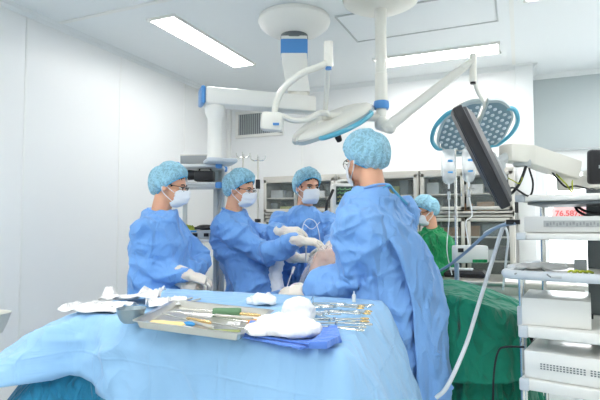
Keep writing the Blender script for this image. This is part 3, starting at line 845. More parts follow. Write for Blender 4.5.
# boxes inside
def content(x, z, sx, sy, sz, m, label, name='supply_box'):
    t = MB().box((x, 4.88, z+sz/2), (sx, sy, sz), bevel=.003).build(name, M[m])
    return props(t, label, 'box', 'supplies inside the glass cabinets')
rr = random.Random(3)
for k_, cx_ in enumerate((-.445, -1.255, -2.065)):
    where = ('of the cabinet behind the infusion bags', 'of the cabinet behind the near man', 'of the cabinet at the left')[k_]
    for z, row in ((1.583, 'top'), (1.407, 'second'), (1.198, 'third'), (.988, 'fourth')):
        x = cx_-.35; i = 0
        while x < cx_+.28 and i < 6:
            wd = rr.choice((.08, .11, .14, .17)); hh = rr.uniform(.06, .14)
            mm = rr.choice(('brown', 'darkgrey', 'lightgrey', 'paper', 'olive', 'midgrey', 'brown', 'darkgrey'))
            nm = {'brown': 'brown', 'darkgrey': 'dark', 'lightgrey': 'light grey', 'paper': 'white', 'olive': 'olive', 'midgrey': 'mid grey'}[mm]
            content(x+wd/2, z, wd, .2, hh, mm, '%s box, %s on the %s shelf %s' % (nm, ('first', 'second', 'third', 'fourth', 'fifth', 'sixth')[i], row, where))
            x += wd+rr.uniform(.005, .04); i += 1
# ================================================================== FAR FURNITURE
# stainless work table behind the green drape
t = thing('work_table', 'stainless steel work table with white top between the cabinets and the equipment cart', 'table', (-.10, 4.12, 0))
MB().box((-.10, 4.12, .885), (1.0, .62, .03), bevel=.006).build('table_top', M['steel'], t)
MB().box((-.10, 4.12, .84), (.96, .58, .06), bevel=.004).build('apron', M['steelpaint'], t)
MB().box((-.10, 4.12, .25), (.94, .56, .02), bevel=.004).build('lower_shelf', M['steel'], t)
for x in (-.57, .37):
    for y in (3.84, 4.40): MB().cyl((x, y, 0), (x, y, .84), .018).build('leg', M['brightsteel'], t)
mb = MB(); mb.grid(lambda u, v: V(-.12+.46*u, 3.83+.36*v, .903+.004*nz((u*5, v*5, 0), 1, 1)), 12, 10)
props(mb.build('paper_sheet', M['paper'], solid=.002), 'white paper sheet spread on the right end of the steel work table', 'paper')
t = thing('desk_unit', 'black low device with a pale top lying on the steel work table', 'device', (-.40, 4.15, .90))
mb = MB(); mb.rings([[V(-.40+a*s, 4.15+b*s, z) for a, b in ((-.15, -.11), (.15, -.11), (.15, .11), (-.15, .11))] for s, z in ((.95, .901), (1, .915), (1, .93), (.85, .95))]); mb.build('body', M['black'], t)
MB().box((-.43, 4.13, .957), (.17, .12, .012), bevel=.004).build('top_plate', M['lightgrey'], t)
t = thing('white_cabinet', 'plain white trolley cabinet standing below the work table, left of the equipment cart', 'cabinet', (-.2, 4.12, 0))
MB().box((-.26, 4.12, .54), (.5, .5, .54), bevel=.008).build('body', M['white'], t)
MB().box((-.26, 3.865, .54), (.46, .012, .48), bevel=.004).build('door', M['white'], t)

# infusion stand with bags
sp = W(457, 290, 3.3); sx, sy = sp.x, sp.y
t = thing('infusion_stand', 'chrome infusion pole holding two fluid bags beside the far surgical lamp', 'infusion stand', (sx, sy, 0))
MB().cyl((sx, sy, .08), (sx, sy, 1.05), .015).build('lower_tube', M['bluetube'], t)
MB().cyl((sx, sy, 1.02), (sx, sy, 1.80), .009).build('upper_tube', M['brightsteel'], t)
mb = MB()
for s in (-1, 1): mb.tube([V(sx, sy, 1.79), V(sx, sy, 1.79)+_R*s*.045, V(sx, sy, 1.81)+_R*s*.09, V(sx, sy, 1.835)+_R*s*.095], .004)
mb.build('hook', M['brightsteel'], t)
for i in range(5):
    a = 2*PI*i/5+.3; d = V(math.cos(a), math.sin(a), 0)
    mb = MB(); mb.tube([V(sx, sy, .12), V(sx, sy, .12)+d*.12, V(sx, sy, .07)+d*.27], .012); mb.build('leg', M['bluetube'], t)
    MB().ell(V(sx, sy, .035)+d*.27, (.025, .025, .03)).build('caster', M['black'], t)
def fluid_bag(px, py, D, label):
    c = W(px, py, D)
    t = thing('infusion_bag', label, 'infusion bag', c, YAW, 'infusion bags on the pole')
    X = Matrix.Translation(c) @ Matrix.Rotation(YAW, 4, 'Z')
    mb = MB(X); rings = []
    for z, a, b in ((-.105, .012, .008), (-.095, .03, .012), (-.07, .042, .02), (0, .045, .024), (.06, .044, .016), (.095, .04, .006), (.11, .036, .003)):
        rings.append([V(a*math.copysign(abs(math.cos(q))**.7, math.cos(q)), b*math.sin(q), z) for q in [2*PI*i/20 for i in range(20)]])
    mb.rings(rings); mb.build('bag', M['fluid'], t)
    for z, h in ((.035, .022), (-.035, .018)): MB(X).box((.004, -.0245, z), (.030, .003, h*.6), bevel=.001).build('print', M['bluelabel'], t)
    MB(X).cyl((0, 0, -.105), (0, 0, -.135), .006).build('port', M['tube'], t)
    MB(X).cyl((0, 0, -.15), (0, 0, -.20), .010, .010).build('drip_chamber', M['fluid'], t)
    return c
b1 = fluid_bag(448.5, 167, 3.12, 'clear infusion bag with blue print on the left of the chrome pole')
b2 = fluid_bag(468.5, 166, 3.22, 'clear infusion bag with blue print on the right of the chrome pole')
cable('infusion_line', [b1+V(0, 0, -.19), W(449, 220, 3.1), W(447, 250, 3.08), W(452, 275, 3.08)], .0032, 'tube', 'thin clear line falling from the left infusion bag', 'tube')
cable('infusion_line', [b2+V(0, 0, -.19), W(472, 215, 3.2), W(466, 222, 3.18), W(468, 240, 3.15), W(474, 262, 3.14)], .0042, 'tube', 'thin clear line falling from the right infusion bag', 'tube')
pc = W(465, 254, 3.12)
t = thing('infusion_pump', 'pale pump unit with a green stripe clamped to the infusion pole', 'pump', (pc.x, pc.y, pc.z-.06), YAW)
X = Matrix.Translation(pc) @ Matrix.Rotation(YAW, 4, 'Z')
MB(X).box((.03, 0, 0), (.20, .09, .105), bevel=.01).build('casing', M['greybeige'], t)
MB(X).box((.075, -.0455, -.04), (.09, .004, .02), bevel=.002).build('stripe', M['green'], t)
MB(X).box((-.04, -.0455, .025), (.035, .004, .025), bevel=.002).build('display', M['darkgrey'], t)
# ventilator block
pc = W(450, 258, 3.0)

# patient monitor
t = thing('patient_monitor', 'white patient monitor showing green and yellow traces behind the near man', 'monitor', W(345, 215, 4.2), YAW)
pc = W(346, 199, 4.2); X = Matrix.Translation(pc) @ Matrix.Rotation(YAW+.1, 4, 'Z')
MB(X).box((0, 0, 0), (.25, .13, .25), bevel=.018, seg=3).build('casing', M['white'], t)
MB(X).box((.0, -.067, .025), (.19, .006, .15), bevel=.002).build('screen', M['screen'], t)
for i, (zz, mk) in enumerate(((.075, 'trace_g'), (.045, 'trace_g'), (.012, 'trace_y'), (-.022, 'trace_y'))):
    mb = MB(X); mb.tube([V(-.085+.17*k_/24, -.071, zz+(.014 if k_ % 6 == 3 else (-.005 if k_ % 6 == 4 else 0))) for k_ in range(25)], .0018, n=1)
    mb.build('trace', M[mk], t)
mb = MB(X); mb.tube([(-.08, 0, .12), (-.07, 0, .15), (.07, 0, .15), (.08, 0, .12)], .009); mb.build('handle', M['white'], t)
mp = V(pc.x, pc.y, 0)
t = thing('monitor_trolley', 'slim white trolley post carrying the patient monitor', 'trolley', mp)
MB().box((mp.x, mp.y, pc.z-.139), (.30, .24, .022), bevel=.006).build('shelf', M['white'], t)
MB().cyl((mp.x, mp.y, .1), (mp.x, mp.y, pc.z-.15), .022).build('post', M['lightgrey'], t)
MB().lathe([(.2, .04), (.2, .06), (.05, .1), (.03, .12)], mp).build('base', M['lightgrey'], t)
cable('monitor_lead', [W(333, 190, 4.1), W(330, 197, 4.05), W(327, 204, 4.0), W(326, 212, 4.0)], .012, 'black', 'thick black lead hanging at the left side of the patient monitor')

# drip stands left of the man facing the camera
def drip_stand(px, ptop, D, label, clamp=True):
    b = W(px, ptop, D); x, y, zt = b
    t = thing('drip_stand', label, 'infusion stand', (x, y, 0), 0, 'empty drip stands in the background')
    MB().cyl((x, y, .08), (x, y, 1.1), .014).build('lower_tube', M['lightgrey'], t)
    MB().cyl((x, y, 1.05), (x, y, zt), .009).build('upper_tube', M['steel'], t)
    mb = MB()
    for a in (YAW, YAW+PI/2, YAW+PI, YAW-PI/2):
        d = V(math.cos(a), math.sin(a), 0)
        mb.tube([V(x, y, zt-.01), V(x, y, zt-.015)+d*.03, V(x, y, zt)+d*.06, V(x, y, zt+.03)+d*.065], .0045)
    mb.build('hook', M['brightsteel'], t)
    if clamp:
        MB().cyl((x, y, zt-.18), (x, y, zt-.26), .02).build('clamp', M['black'], t)
        MB().cyl((x, y, zt-.52), (x, y, zt-.55), .026).build('clamp', M['darkgrey'], t)
    for i in range(5):
        a = 2*PI*i/5; d = V(math.cos(a), math.sin(a), 0)
        MB().tube([V(x, y, .12), V(x, y, .11)+d*.12, V(x, y, .05)+d*.27], .012).build('leg', M['lightgrey'], t)
drip_stand(258, 159, 4.4, 'drip stand with black clamp just right of the second masked man')
drip_stand(243, 156, 4.8, 'drip stand whose hooks show above the cap of the second masked man', False)
t = thing('anaesthesia_trolley', 'pale trolley unit standing behind the second masked man', 'trolley', (-2.48, 4.15, 0))
MB().box((-2.48, 4.2, .72), (.5, .4, 1.1), bevel=.02).build('body', M['greybeige'], t)
for z in (.4, .65, .9): MB().box((-2.48, 3.993, z), (.44, .014, .2), bevel=.004).build('drawer', M['white'], t)
for a, b in ((-.2, -.15), (.2, -.15), (-.2, .15), (.2, .15)): MB().cyl((-2.48+a, 4.2+b, 0), (-2.48+a, 4.2+b, .17), .025).build('caster', M['black'], t)
MB().box((-2.48, 4.2, 1.30), (.3, .26, .06), bevel=.02).build('top_unit', M['lightgrey'], t)

# ================================================================== OPERATING TABLE AND DRAPES
t = thing('operating_table', 'operating table hidden under blue and green drapes between the masked men', 'operating table', (-.75, 3.0, 0))
MB().box((-.68, 3.0, .70), (1.5, .5, .06), bevel=.02).build('table_top', M['black'], t)
MB().box((-.68, 3.0, .745), (1.46, .48, .03), bevel=.014).build('mattress', M['darkgrey'], t)
MB().cyl((-.68, 3.0, .1), (-.68, 3.0, .67), .10).build('column', M['steel'], t)
MB().box((-.68, 3.0, .06), (1.0, .42, .1), bevel=.02).build('base', M['greybeige'], t)

# green drape over the head end of the table
out = polyline_dense([(-.50, 2.70), (-.20, 2.66), (-.04, 2.78), (-.04, 3.27), (-.50, 3.3)], 26)
def zg(x, y):
    u = (x+.6)/.6
    return .0+.035*math.sin(max(0, min(1, u))*PI)-.13*max(0, u-.35)**1.2 + .03*math.exp(-((y-3.0)/.16)**2)
def skg(i, n):
    x, y = out[i]
    fl = .10 if y < 2.7 else .06
    if x > -.1: fl = .13
    pl = .05*(.5+.5*math.sin(i*.42))+.03*math.sin(i*.9+1)
    return (.80, fl, pl)
mb = drape_mesh(out, .90, skg, bump=.012, seed=5, top_noise=.012, zfun=zg)
props(mb.build('surgical_drape', M['greendrape'], solid=.003, smooth=True), 'dark green cloth drape falling over the right end of the operating table', 'drape')
# loose upper fold of green cloth
out2 = polyline_dense([(-.42, 2.64), (-.18, 2.60), (.0, 2.74), (-.02, 3.2), (-.42, 3.2)], 22)
def skg2(i, n):
    x, y = out2[i]
    pl = .03*(.5+.5*math.sin(i*.5))
    d = .28+.16*max(0, min(1, (-.0-x)/.4)) if y < 2.7 else .3
    return (d, .07, pl)
mb = drape_mesh(out2, .925, skg2, bump=.01, seed=9, top_noise=.01, zfun=zg)
props(mb.build('drape_sheet', M['greendrape'], solid=.003, smooth=True), 'second green cloth folded over the green drape, ending in a slanting hem', 'drape')
# blue patient drape at the left part
out3 = polyline_dense([(-1.40, 2.72), (-.52, 2.72), (-.52, 3.26), (-1.40, 3.26)], 24)
def skb(i, n):
    return (.55, .05, .03*(.5+.5*math.sin(i*.5)))
mb = drape_mesh(out3, .895, skb, bump=.012, seed=2, top_noise=.01, zfun=lambda x, y: .06*math.exp(-((x+.85)/.2)**2))
props(mb.build('patient_drape', M['gown'], solid=.003, smooth=True), 'blue cloth drape over the patient below the surgeons hands', 'drape')

# tubes
cable('suction_tube', [W(508, 222, 2.35), W(502, 230, 2.4), W(492, 262, 2.45), W(480, 300, 2.4), W(466, 345, 2.3), W(448, 385, 2.2), W(436, 398, 2.2)], .0095, 'tube', 'thick white tube curving down over the green drape to the bottom edge', 'tube')
cable('light_guide_cable', [W(516, 223, 2.12), W(500, 226, 2.2), W(484, 236, 2.35), W(466, 252, 2.55), W(448, 266, 2.7), W(430, 276, 2.85), W(405, 290, 2.9)], .008, 'bluetube', 'thick grey blue cable running from the cart down to the patient', 'cable')
t = props(MB().cyl(W(506, 222, 2.14), W(520, 222, 2.12), .010).build('cable_plug', M['black']), 'black plug at the left side of the flat unit on the cart', 'plug')
cable('footswitch_cable', [W(524, 347, 2.13), W(505, 347, 2.2), W(498, 352, 2.22), W(494, 372, 2.22), W(493, 402, 2.2)], .0045, 'black', 'black cable dropping from the lower unit in front of the green drape', 'cable')
cable('extension_cord', [W(483, 237, 3.0), W(486, 232, 2.9), W(502, 226, 2.7), W(508, 236, 2.6), W(506, 260, 2.6), W(503, 290, 2.62)], .006, 'tube', 'white cord hanging in a loop left of the equipment cart', 'cable')
# ================================================================== PEOPLE
def smooth01(a, b, x):
    x = max(0, min(1, (x-a)/(b-a))); return x*x*(3-2*x)
def hframe(c, h, pitch=0, roll=0):
    """head frame: x forward, y to the person's left, z up"""
    return Matrix.Translation(c) @ Matrix.Rotation(h, 4, 'Z') @ Matrix.Rotation(pitch, 4, 'Y') @ Matrix.Rotation(roll, 4, 'X')
def hand_prims(mb, wrist, d, back, side, curl, spread=.12, size=1.0, thumb=.6, wr=.032):
    """wrist point, finger direction, back-of-hand normal, side=+1 when the thumb lies towards d x back"""
    d = Vector(d).normalized(); back = Vector(back); back = (back-d*back.dot(d)).normalized(); lat = d.cross(back)*side
    w = Vector(wrist); s = size
    Fm = Matrix((lat, back, d)).transposed()
    mb.capsule(w-d*.03*s, w+d*.02*s, wr*s, .027*s)
    mb.rings([[w+d*(z*s)+lat*(a*s*math.copysign(abs(math.cos(q))**.8, math.cos(q)))+back*(b*s*math.sin(q)) for q in [2*PI*i/18 for i in range(18)]] for z, a, b in ((.0, .026, .018), (.02, .034, .019), (.05, .042, .017), (.085, .043, .014), (.097, .038, .010))])
    ln = ((.043, .026, .020), (.046, .029, .021), (.043, .027, .020), (.034, .021, .018))
    for k, L in enumerate(ln):
        off = .031-.0205*k
        p = w+d*(.085+(-.003, .003, .0, -.008)[k])*s+lat*off*s
        ang = 0; f = d.copy(); fan = (1.5-k)*spread
        f = (d+lat*fan*.5).normalized()
        r = (.0098, .0100, .0096, .0086)[k]*s
        for j, l in enumerate(L):
            ang += curl*(.7, 1.0, .75)[j]*(1+.08*k)
            ff = (f*math.cos(ang)-back*math.sin(ang)).normalized()
            q = p+ff*l*s
            mb.capsule(p, q, r*(1-.06*j), r*(1-.06*(j+1)), seg=10)
            p = q
    p = w+d*.025*s+lat*.032*s-back*.006*s
    f = (d*.75+lat*.75-back*.35*thumb).normalized()
    for j, l in enumerate((.042, .032, .026)):
        q = p+f*l*s
        mb.capsule(p, q, (.0135, .0115, .0105)[j]*s, (.0115, .0105, .0085)[j]*s, seg=10)
        p = q; f = (f+d*.35-back*.35*thumb-lat*.2*thumb).normalized()
def glove(parent, wrist, d, back, side, curl, sleeve_from=None, size=1.08, m='glove', name='glove', **k):
    mb = MB(); hand_prims(mb, wrist, d, back, side, curl, size=size, **k)
    w = Vector(wrist); e = Vector(sleeve_from) if sleeve_from is not None else w-Vector(d)*.1
    dd = (e-w).normalized()
    mb.capsule(w, w+dd*.055, .037, .047)
    me = remesh(mb, .0035, 2, .4)
    wrinkle(me, .0012, (40, 40, 40), 3)
    return link(me, name, M[m], parent)
def ring_el(c, a, b, fx, fy, n=28, p=.85):
    return [c+fx*(a*math.copysign(abs(math.cos(q))**p, math.cos(q)))+fy*(b*math.copysign(abs(math.sin(q))**p, math.sin(q))) for q in [2*PI*i/n for i in range(n)]]
def person(label, hip, head, hh, th, arms, gown='gown', pitch=.15, roll=0, glasses=False, cap='cap', scale=1.0, seed=1, sit=False,
           gown_k=1.0, hem=.38, neckdrop=.0, straps=True, sdrop=0, skinhead=True, mask=True):
    """hip=(x,y), head=eye level centre, hh/th = heading of head/torso, arms = [(side, elbow, wrist, dir, back, curl)]"""
    head = Vector(head); hip = Vector((hip[0], hip[1], 0)); s = scale
    fwd = V(math.cos(th), math.sin(th), 0); left = V(-fwd.y, fwd.x, 0)
    hf = V(math.cos(hh), math.sin(hh), 0)
    neck_base = head-V(0, 0, (.172-neckdrop)*s)-hf*.05*s+(-fwd*.01)
    Sz = neck_base.z-.05*s
    chest = V(neck_base.x, neck_base.y, 0)
    def ctr(z):
        f = max(0, min(1, (z-.9)/(Sz-.9)))
        f = f*f*(3-2*f)
        p = hip.lerp(chest, f); return V(p.x, p.y, z)
    shoulders = {sd: ctr(Sz-(.035+sdrop)*s)+left*sd*.165*s+fwd*.0 for sd in (1, -1)}
    if sdrop: shoulders[-1] += V(0, 0, .055)-left*.05
    HF = hframe(head, hh, pitch, roll)
    def Hp(a, b, c): return HF @ V(a*s, b*s, c*s)
    H3 = HF.to_3x3()
    # ---- body: one continuous surface
    mb = MB()
    mb.ell(Hp(-.012, 0, .027), (.093*s, .074*s, .085*s), H3)
    mb.ell(Hp(.022, 0, -.035), (.062*s, .060*s, .080*s), H3)
    mb.ell(Hp(.052, 0, -.092), (.030*s, .034*s, .024*s), H3)
    mb.ell(Hp(.066, 0, .020), (.020*s, .050*s, .013*s), H3)
    for q in (-1, 1):
        mb.ell(Hp(.050, .036*q, -.035), (.026*s, .022*s, .026*s), H3)
        mb.ell(Hp(-.008, .079*q, -.010), (.019*s, .009*s, .032*s), H3 @ Matrix.Rotation(.35*-q, 3, 'Z'))
        mb.ell(Hp(-.004, .077*q, -.030), (.011*s, .009*s, .014*s), H3)
    mb.capsule(Hp(.084, 0, -.002), Hp(.102, 0, -.036), .008*s, .0135*s)
    mb.ell(Hp(.086, 0, -.066), (.012*s, .026*s, .012*s), H3)
    mb.capsule(Hp(-.028, 0, -.045), neck_base+V(0, 0, .01), .053*s, .060*s)
    rows = []
    for z, a, b in ((.84, .14, .11), (.92, .155, .11), (1.05, .135, .095), (Sz-.20*s, .15, .105), (Sz-.10*s, .165, .105), (Sz-.03*s, .15, .09), (Sz+.02*s, .10, .07), (Sz+.06*s, .06, .055)):
        c = ctr(z); rows.append(ring_el(c, a*s, b*s, left, fwd))
    mb.rings(rows)
    for sd, el, wr, hd, bk, cu in arms:
        sh = shoulders[sd]; el, wr = Vector(el), Vector(wr)
        mb.capsule(sh, el, .050*s, .040*s); mb.capsule(el, wr, .040*s, .028*s)
        mb.capsule(wr, wr+Vector(hd).normalized()*.035, .024*s, .013*s)
    for sd in (1, -1):
        hp = hip+left*sd*.085; kn = hip+left*sd*.10+fwd*.02; ft = hip+left*sd*.11
        mb.capsule(V(hp.x, hp.y, .88), V(kn.x, kn.y, .48), .085, .058)
        mb.capsule(V(kn.x, kn.y, .48), V(ft.x, ft.y, .11), .055, .038)
        mb.capsule(V(ft.x, ft.y, .06)-fwd*.03, V(ft.x, ft.y, .035)+fwd*.13, .042, .030)
    me = remesh(mb, .0075, 3, .5)
    body = link(me, 'person', M['skin'], None, base=(hip.x, hip.y, 0))
    props(body, label, 'person')
    # ---- trousers and shoes
    for sd in (1, -1):
        ft = hip+left*sd*.11; kn = hip+left*sd*.10+fwd*.02; hp = hip+left*sd*.085
        mb = MB()
        mb.rings([ring_el(V(c.x, c.y, z), a, a*1.05, left, fwd, 20) for c, z, a in ((ft, .10, .075), (ft, .3, .078), (kn, .5, .085), (hp, .85, .105))])
        mb.build('trouser_leg', M[gown if gown == 'green' else 'towel'], body)
        mb = MB(); mb.rings([ring_el(V(ft.x, ft.y, z)+fwd*.045, b, a, left, fwd, 20) for z, a, b in ((.0, .135, .05), (.025, .14, .052), (.06, .125, .048), (.10, .06, .042), (.11, .05, .038))])
        mb.build('shoe', M['white'], body)
    # ---- gown
    g = gown_k; mb = MB(); rows = []
    for z, a, b in ((hem, .27, .22), (.62, .25, .20), (.92, .225, .175), (1.06, .205, .155), (Sz-.22*s, .215*1.0, .155), (Sz-.12*s, .215, .15), (Sz-.04*s, .19, .128), (Sz+.015*s, .145, .10), (Sz+.045*s, .092, .082), (Sz+.066*s, .074, .074)):
        rows.append(ring_el(ctr(z), a*s*g, b*s*g, left, fwd))
    mb.rings(rows)
    for sd, el, wr, hd, bk, cu in arms:
        sh = shoulders[sd]; el, wr = Vector(el), Vector(wr)
        mb.capsule(sh+V(0, 0, -.005), sh.lerp(el, .5), .072*s*g, .076*s*g)
        mb.capsule(sh.lerp(el, .5), el, .078*s*g, .070*s*g)
        mb.capsule(el, el.lerp(wr, .5)+V(0, 0, -.012), .072*s*g, .066*s)
        mb.capsule(el.lerp(wr, .5)+V(0, 0, -.012), wr.lerp(el, .1), .066*s, .042*s)
    me = remesh(mb, .009, 7, .6)
    wrinkle(me, .007, (3.6, 3.6, 2.2), seed, 0, 10)
    crease_mesh(me, ((.045, 2.2), (.020, 4.4)), seed, off=.012)
    P, N = get_co(me); d_ = 0
    for sd, el, wr, hd, bk, cu in arms:
        r_ = np.linalg.norm(P-np.array(el), axis=1)
        d_ = d_+.012*np.clip(1-r_/.24, 0, 1)*pridge(P*np.array([8, 8, 13]), seed+4)
    set_co(me, P+N*d_[:, None])
    go = link(me, 'gown', M[gown], body)
    # neckline binding
    mb = MB(); c = neck_base+V(0, 0, .018*s)
    n_ = 24; mb.tube([c+left*.073*s*math.cos(2*PI*i/n_)+fwd*(.076*s*math.sin(2*PI*i/n_))+V(0, 0, -.022*math.sin(2*PI*i/n_)) for i in range(n_+1)], .006, n=2)
    mb.build('neck_binding', M[gown], body)
    # ---- hair
    mb = MB(); mb.ell(Hp(-.018, 0, .032), (.095*s, .0775*s, .088*s), H3, seg=28, rows=20)
    me = mb.mesh(); inv = HF.inverted(); bm = bmesh.new(); bm.from_mesh(me)
    kill = []
    for f in bm.faces:
        q = inv @ f.calc_center_median()
        lim = .042 if q.x > .03*s else (-.028 if q.x > -.0 else -.055)
        if q.z < lim*s: kill.append(f)
    bmesh.ops.delete(bm, geom=kill, context='FACES'); bm.to_mesh(me); bm.free()
    link(me, 'hair', M['hair'], body)
    # ---- eyes and brows
    for q in (-1, 1):
        e = MB().ell(Hp(.070, .031*q, .000), (.0135*s, .0155*s, .0085*s), H3, seg=14, rows=8).build('eye', M['eyewhite'], body)
        MB().ell(Hp(.0795, .031*q, -.000), (.0055*s, .0065*s, .0065*s), H3, seg=12, rows=8).build('iris', M['iris'], e)
        mb = MB(); mb.tube([Hp(.083, .014*q, .018), Hp(.084, .030*q, .023), Hp(.074, .048*q, .018)], .0035*s); mb.build('eyebrow', M['hair'], body)
        mb = MB(); mb.tube([Hp(.083, .018*q, .004), Hp(.087, .031*q, .0085), Hp(.077, .046*q, .003)], .0024*s); mb.build('eyelid', M['hair'], body)
    # ---- cap
    mb = MB(); rings = []; N = 96; rows_ = 18
    capc = V(-.024, 0, .030); tilt = Matrix.Rotation(-.80, 3, 'Y')
    rs = random.Random(seed); ph = [rs.uniform(0, 6.28) for _ in range(4)]
    for j in range(rows_+1):
        t_ = j/rows_
        if t_ < .12: rr_, zz = .93+.85*(t_/.12)*.16, -.034+.0*t_
        a = (t_-.0)*PI/2
        rr_ = (.90+.20*min(1, t_/.14))*math.cos(max(0, (t_-.14)/.86)*PI/2)**.62
        zz = -.042+.142*math.sin(t_*PI/2)**1.15
        if j == rows_: rr_ = .03
        ring = []
        for i in range(N):
            q = 2*PI*i/N
            pl = 1+.045*(1-t_*.8)*math.sin(q*22+2*math.sin(q*3+ph[0]))+.03*math.sin(q*5+ph[1]+t_*4)*t_*(1-t_)*2.2+.02*math.sin(q*9+ph[2]-t_*6)*t_
            p = tilt @ V(.112*rr_*pl*math.cos(q), .094*rr_*pl*math.sin(q), zz*(1+.05*math.sin(q*4+ph[3])*t_))
            ring.append(HF @ ((capc+p)*s))
        rings.append(ring)
    mb.rings(rings, cap0=False)
    co = mb.build('cap', M[cap] if cap in M else M['cap'], body, smooth=True)
    # elastic edge
    mb = MB(); mb.tube([HF @ ((capc+tilt @ V(.112*.90*math.cos(q), .094*.90*math.sin(q), -.042))*s) for q in [2*PI*i/32 for i in range(33)]], .004, n=2)
    mb.build('elastic_edge', M['cap_edge'], co)
    # ---- mask
    if mask:
        mb = MB()
        def mf(u, v):
            q = (u-.5)*2; ang = q*1.06
            z = -.012-(.098+.008*math.cos(ang))*v
            bul = math.sin(min(1, v*1.15+.1)*PI)**.6
            rad = .086+.024*bul*math.cos(ang)**2+.012*math.cos(ang)**6*(1-v)
            if v > .8: rad -= .022*(v-.8)/.2*1.6
            x = .010+rad*math.cos(ang); y = .0755*math.sin(ang)
            z += .010*(1-abs(q))**1.5*(1-v)+.004*math.sin(v*14)*0
            x += .0018*math.sin(v*22)
            if abs(q) > .8: z = z*(1-.35*(abs(q)-.8)/.2)+(-.06)*(.35*(abs(q)-.8)/.2)
            return Hp(x, y, z)
        mb.grid(mf, 28, 18)
        mo = mb.build('mask', M['mask'], body, solid=.002, smooth=True)
        for q in (-1, 1):
            mb = MB(); mb.tube([Hp(.050, .066*q, -.034), Hp(.010, .081*q, -.012), Hp(-.018, .088*q, .015), Hp(-.024, .086*q, -.01), Hp(-.012, .082*q, -.045), Hp(.048, .064*q, -.086)], .0022)
            mb.build('ear_loop', M['mask'], mo)
    if glasses:
        mb = MB()
        for q in (-1, 1):
            c0 = V(.100, .033*q, .000)
            mb.tube([Hp(c0.x-.012*abs(math.cos(a))*(1 if math.cos(a)*q > 0 else 0), c0.y+.025*math.cos(a), c0.z+.016*math.sin(a)) for a in [2*PI*i/16 for i in range(17)]], .0011, n=1)
            mb.tube([Hp(.090, .058*q, .006), Hp(.05, .078*q, .006), Hp(.0, .086*q, .004), Hp(-.02, .085*q, -.008)], .0017)
        mb.tube([Hp(.101, -.009, .004), Hp(.106, 0, .007), Hp(.101, .009, .004)], .002)
        gl = mb.build('glasses', M['black'], body)
        for q in (-1, 1):
            mb = MB(); mb.rings([[Hp(x_-.006*abs(math.cos(a)), .033*q+.024*math.cos(a), .0155*math.sin(a)) for a in [2*PI*i/16 for i in range(16)]] for x_ in (.0985, .0995)])
            mb.build('lens', M['lens'], gl)
    for sd, el, wr, hd, bk, cu in arms:
        glove(body, wr, hd, bk, sd, cu, sleeve_from=el)
    return dict(body=body, ctr=ctr, left=left, fwd=fwd, HF=HF, Hp=Hp, shoulders=shoulders, neck=neck_base, Sz=Sz)
M['cap_edge'] = mat('cap_edge', srgb(92, 176, 218), .7)
D2R = math.radians
UP = V(0, 0, 1)
# --- man on the left
h = W(171, 186, 3.0)
P1 = person('person in blue gown and glasses at the left, in profile with crossed gloved hands', (W(164, 250, 3.05).x, W(164, 250, 3.05).y), h, D2R(20), D2R(8),
    [(-1, W(153, 268, 2.88), W(188, 275, 2.84), dirc(.9, -.3, .1), dirc(.3, .9, -.3), .7),
     (1, W(196, 262, 3.16), W(181, 281, 2.88), dirc(.85, -.2, -.2), dirc(.3, .5, -.8), .8)], pitch=.22, glasses=True, seed=3)
# --- second man
h = W(241, 189, 3.4)
P2 = person('person in blue gown and thin glasses, second from left, reaching an instrument over the patient', (W(254, 255, 3.45).x, W(254, 255, 3.45).y), h, D2R(2), D2R(12),
    [(-1, W(262, 254, 3.2), W(299, 241, 3.05), dirc(.95, -.05, .05), dirc(.1, .9, -.3), .55),
     (1, W(268, 240, 3.5), W(283, 231, 3.32), dirc(.9, .05, -.3), dirc(0, .9, -.4), .5)], pitch=.22, glasses=True, seed=8, scale=.97)
# --- third man, facing the camera
h = W(308, 187, 3.62)
P3 = person('person in blue gown without glasses, facing the camera behind the patient', (W(307, 250, 3.75).x, W(307, 250, 3.75).y), h, D2R(-38), D2R(-66),
    [(-1, W(277, 244, 3.55), W(295, 258, 3.3), dirc(.9, .02, -.35), dirc(.1, .85, -.5), .4),
     (1, W(340, 240, 3.5), W(331, 246, 3.2), dirc(-.5, -.35, -.6), dirc(-.1, .9, -.5), .4)], pitch=.14, seed=12, scale=.98)
# --- near man from behind
h = W(364.5, 160, 2.5)
hp = W(396, 300, 2.5)
P4 = person('person in blue gown seen from behind, the nearest figure, leaning over the patient', (hp.x, hp.y), h, D2R(146), D2R(152),
    [(1, W(353, 274, 2.43), W(309, 291, 2.50), dirc(-.9, -.1, .25), dirc(-.1, .8, -.5), .35),
     (-1, W(388, 262, 2.95), W(356, 262, 3.02), dirc(-.8, -.1, .3), dirc(-.1, .8, -.5), .4)], gown='gownlight', pitch=.25, glasses=True, seed=21, scale=1.06, hem=.3, gown_k=.93, neckdrop=.012, sdrop=.03)
# overlapping back panel and ties of the near man's gown
b4 = P4['body']; c4 = P4['ctr']; L4 = P4['left']; F4 = P4['fwd']
def flap(u, v):
    z = (P4['Sz']+.035)*(1-v)+.30*v
    c = c4(z)
    ra = .13+.105*smooth01(0, .2, v)+.03*v
    rb = .085+.075*smooth01(0, .25, v)+.07*v
    ang = -PI/2+.42-1.05*u*(.6+.4*min(1, v*3))     # behind, towards the right side
    p = c+L4*(ra*math.cos(ang))+F4*(rb*math.sin(ang))
    n = (p-c).normalized()
    return p+n*(.018+.010*math.sin(u*7+v*3)*v+.014*crease(Vector((u*.3, 0, v*1.2)), 5, 6))
mb = MB(); mb.grid(flap, 22, 60)
mb.build('gown_flap', M['gownlight'], b4, solid=.003, smooth=True)
nk = P4['neck']
mb = MB(); mb.tube([nk-F4*.08+L4*.02+V(0, 0, .02), nk-F4*.085-L4*.02+V(0, 0, .035), nk-F4*.07-L4*.07+V(0, 0, .012), nk-F4*.09-L4*.14+V(0, 0, -.05)], .006)
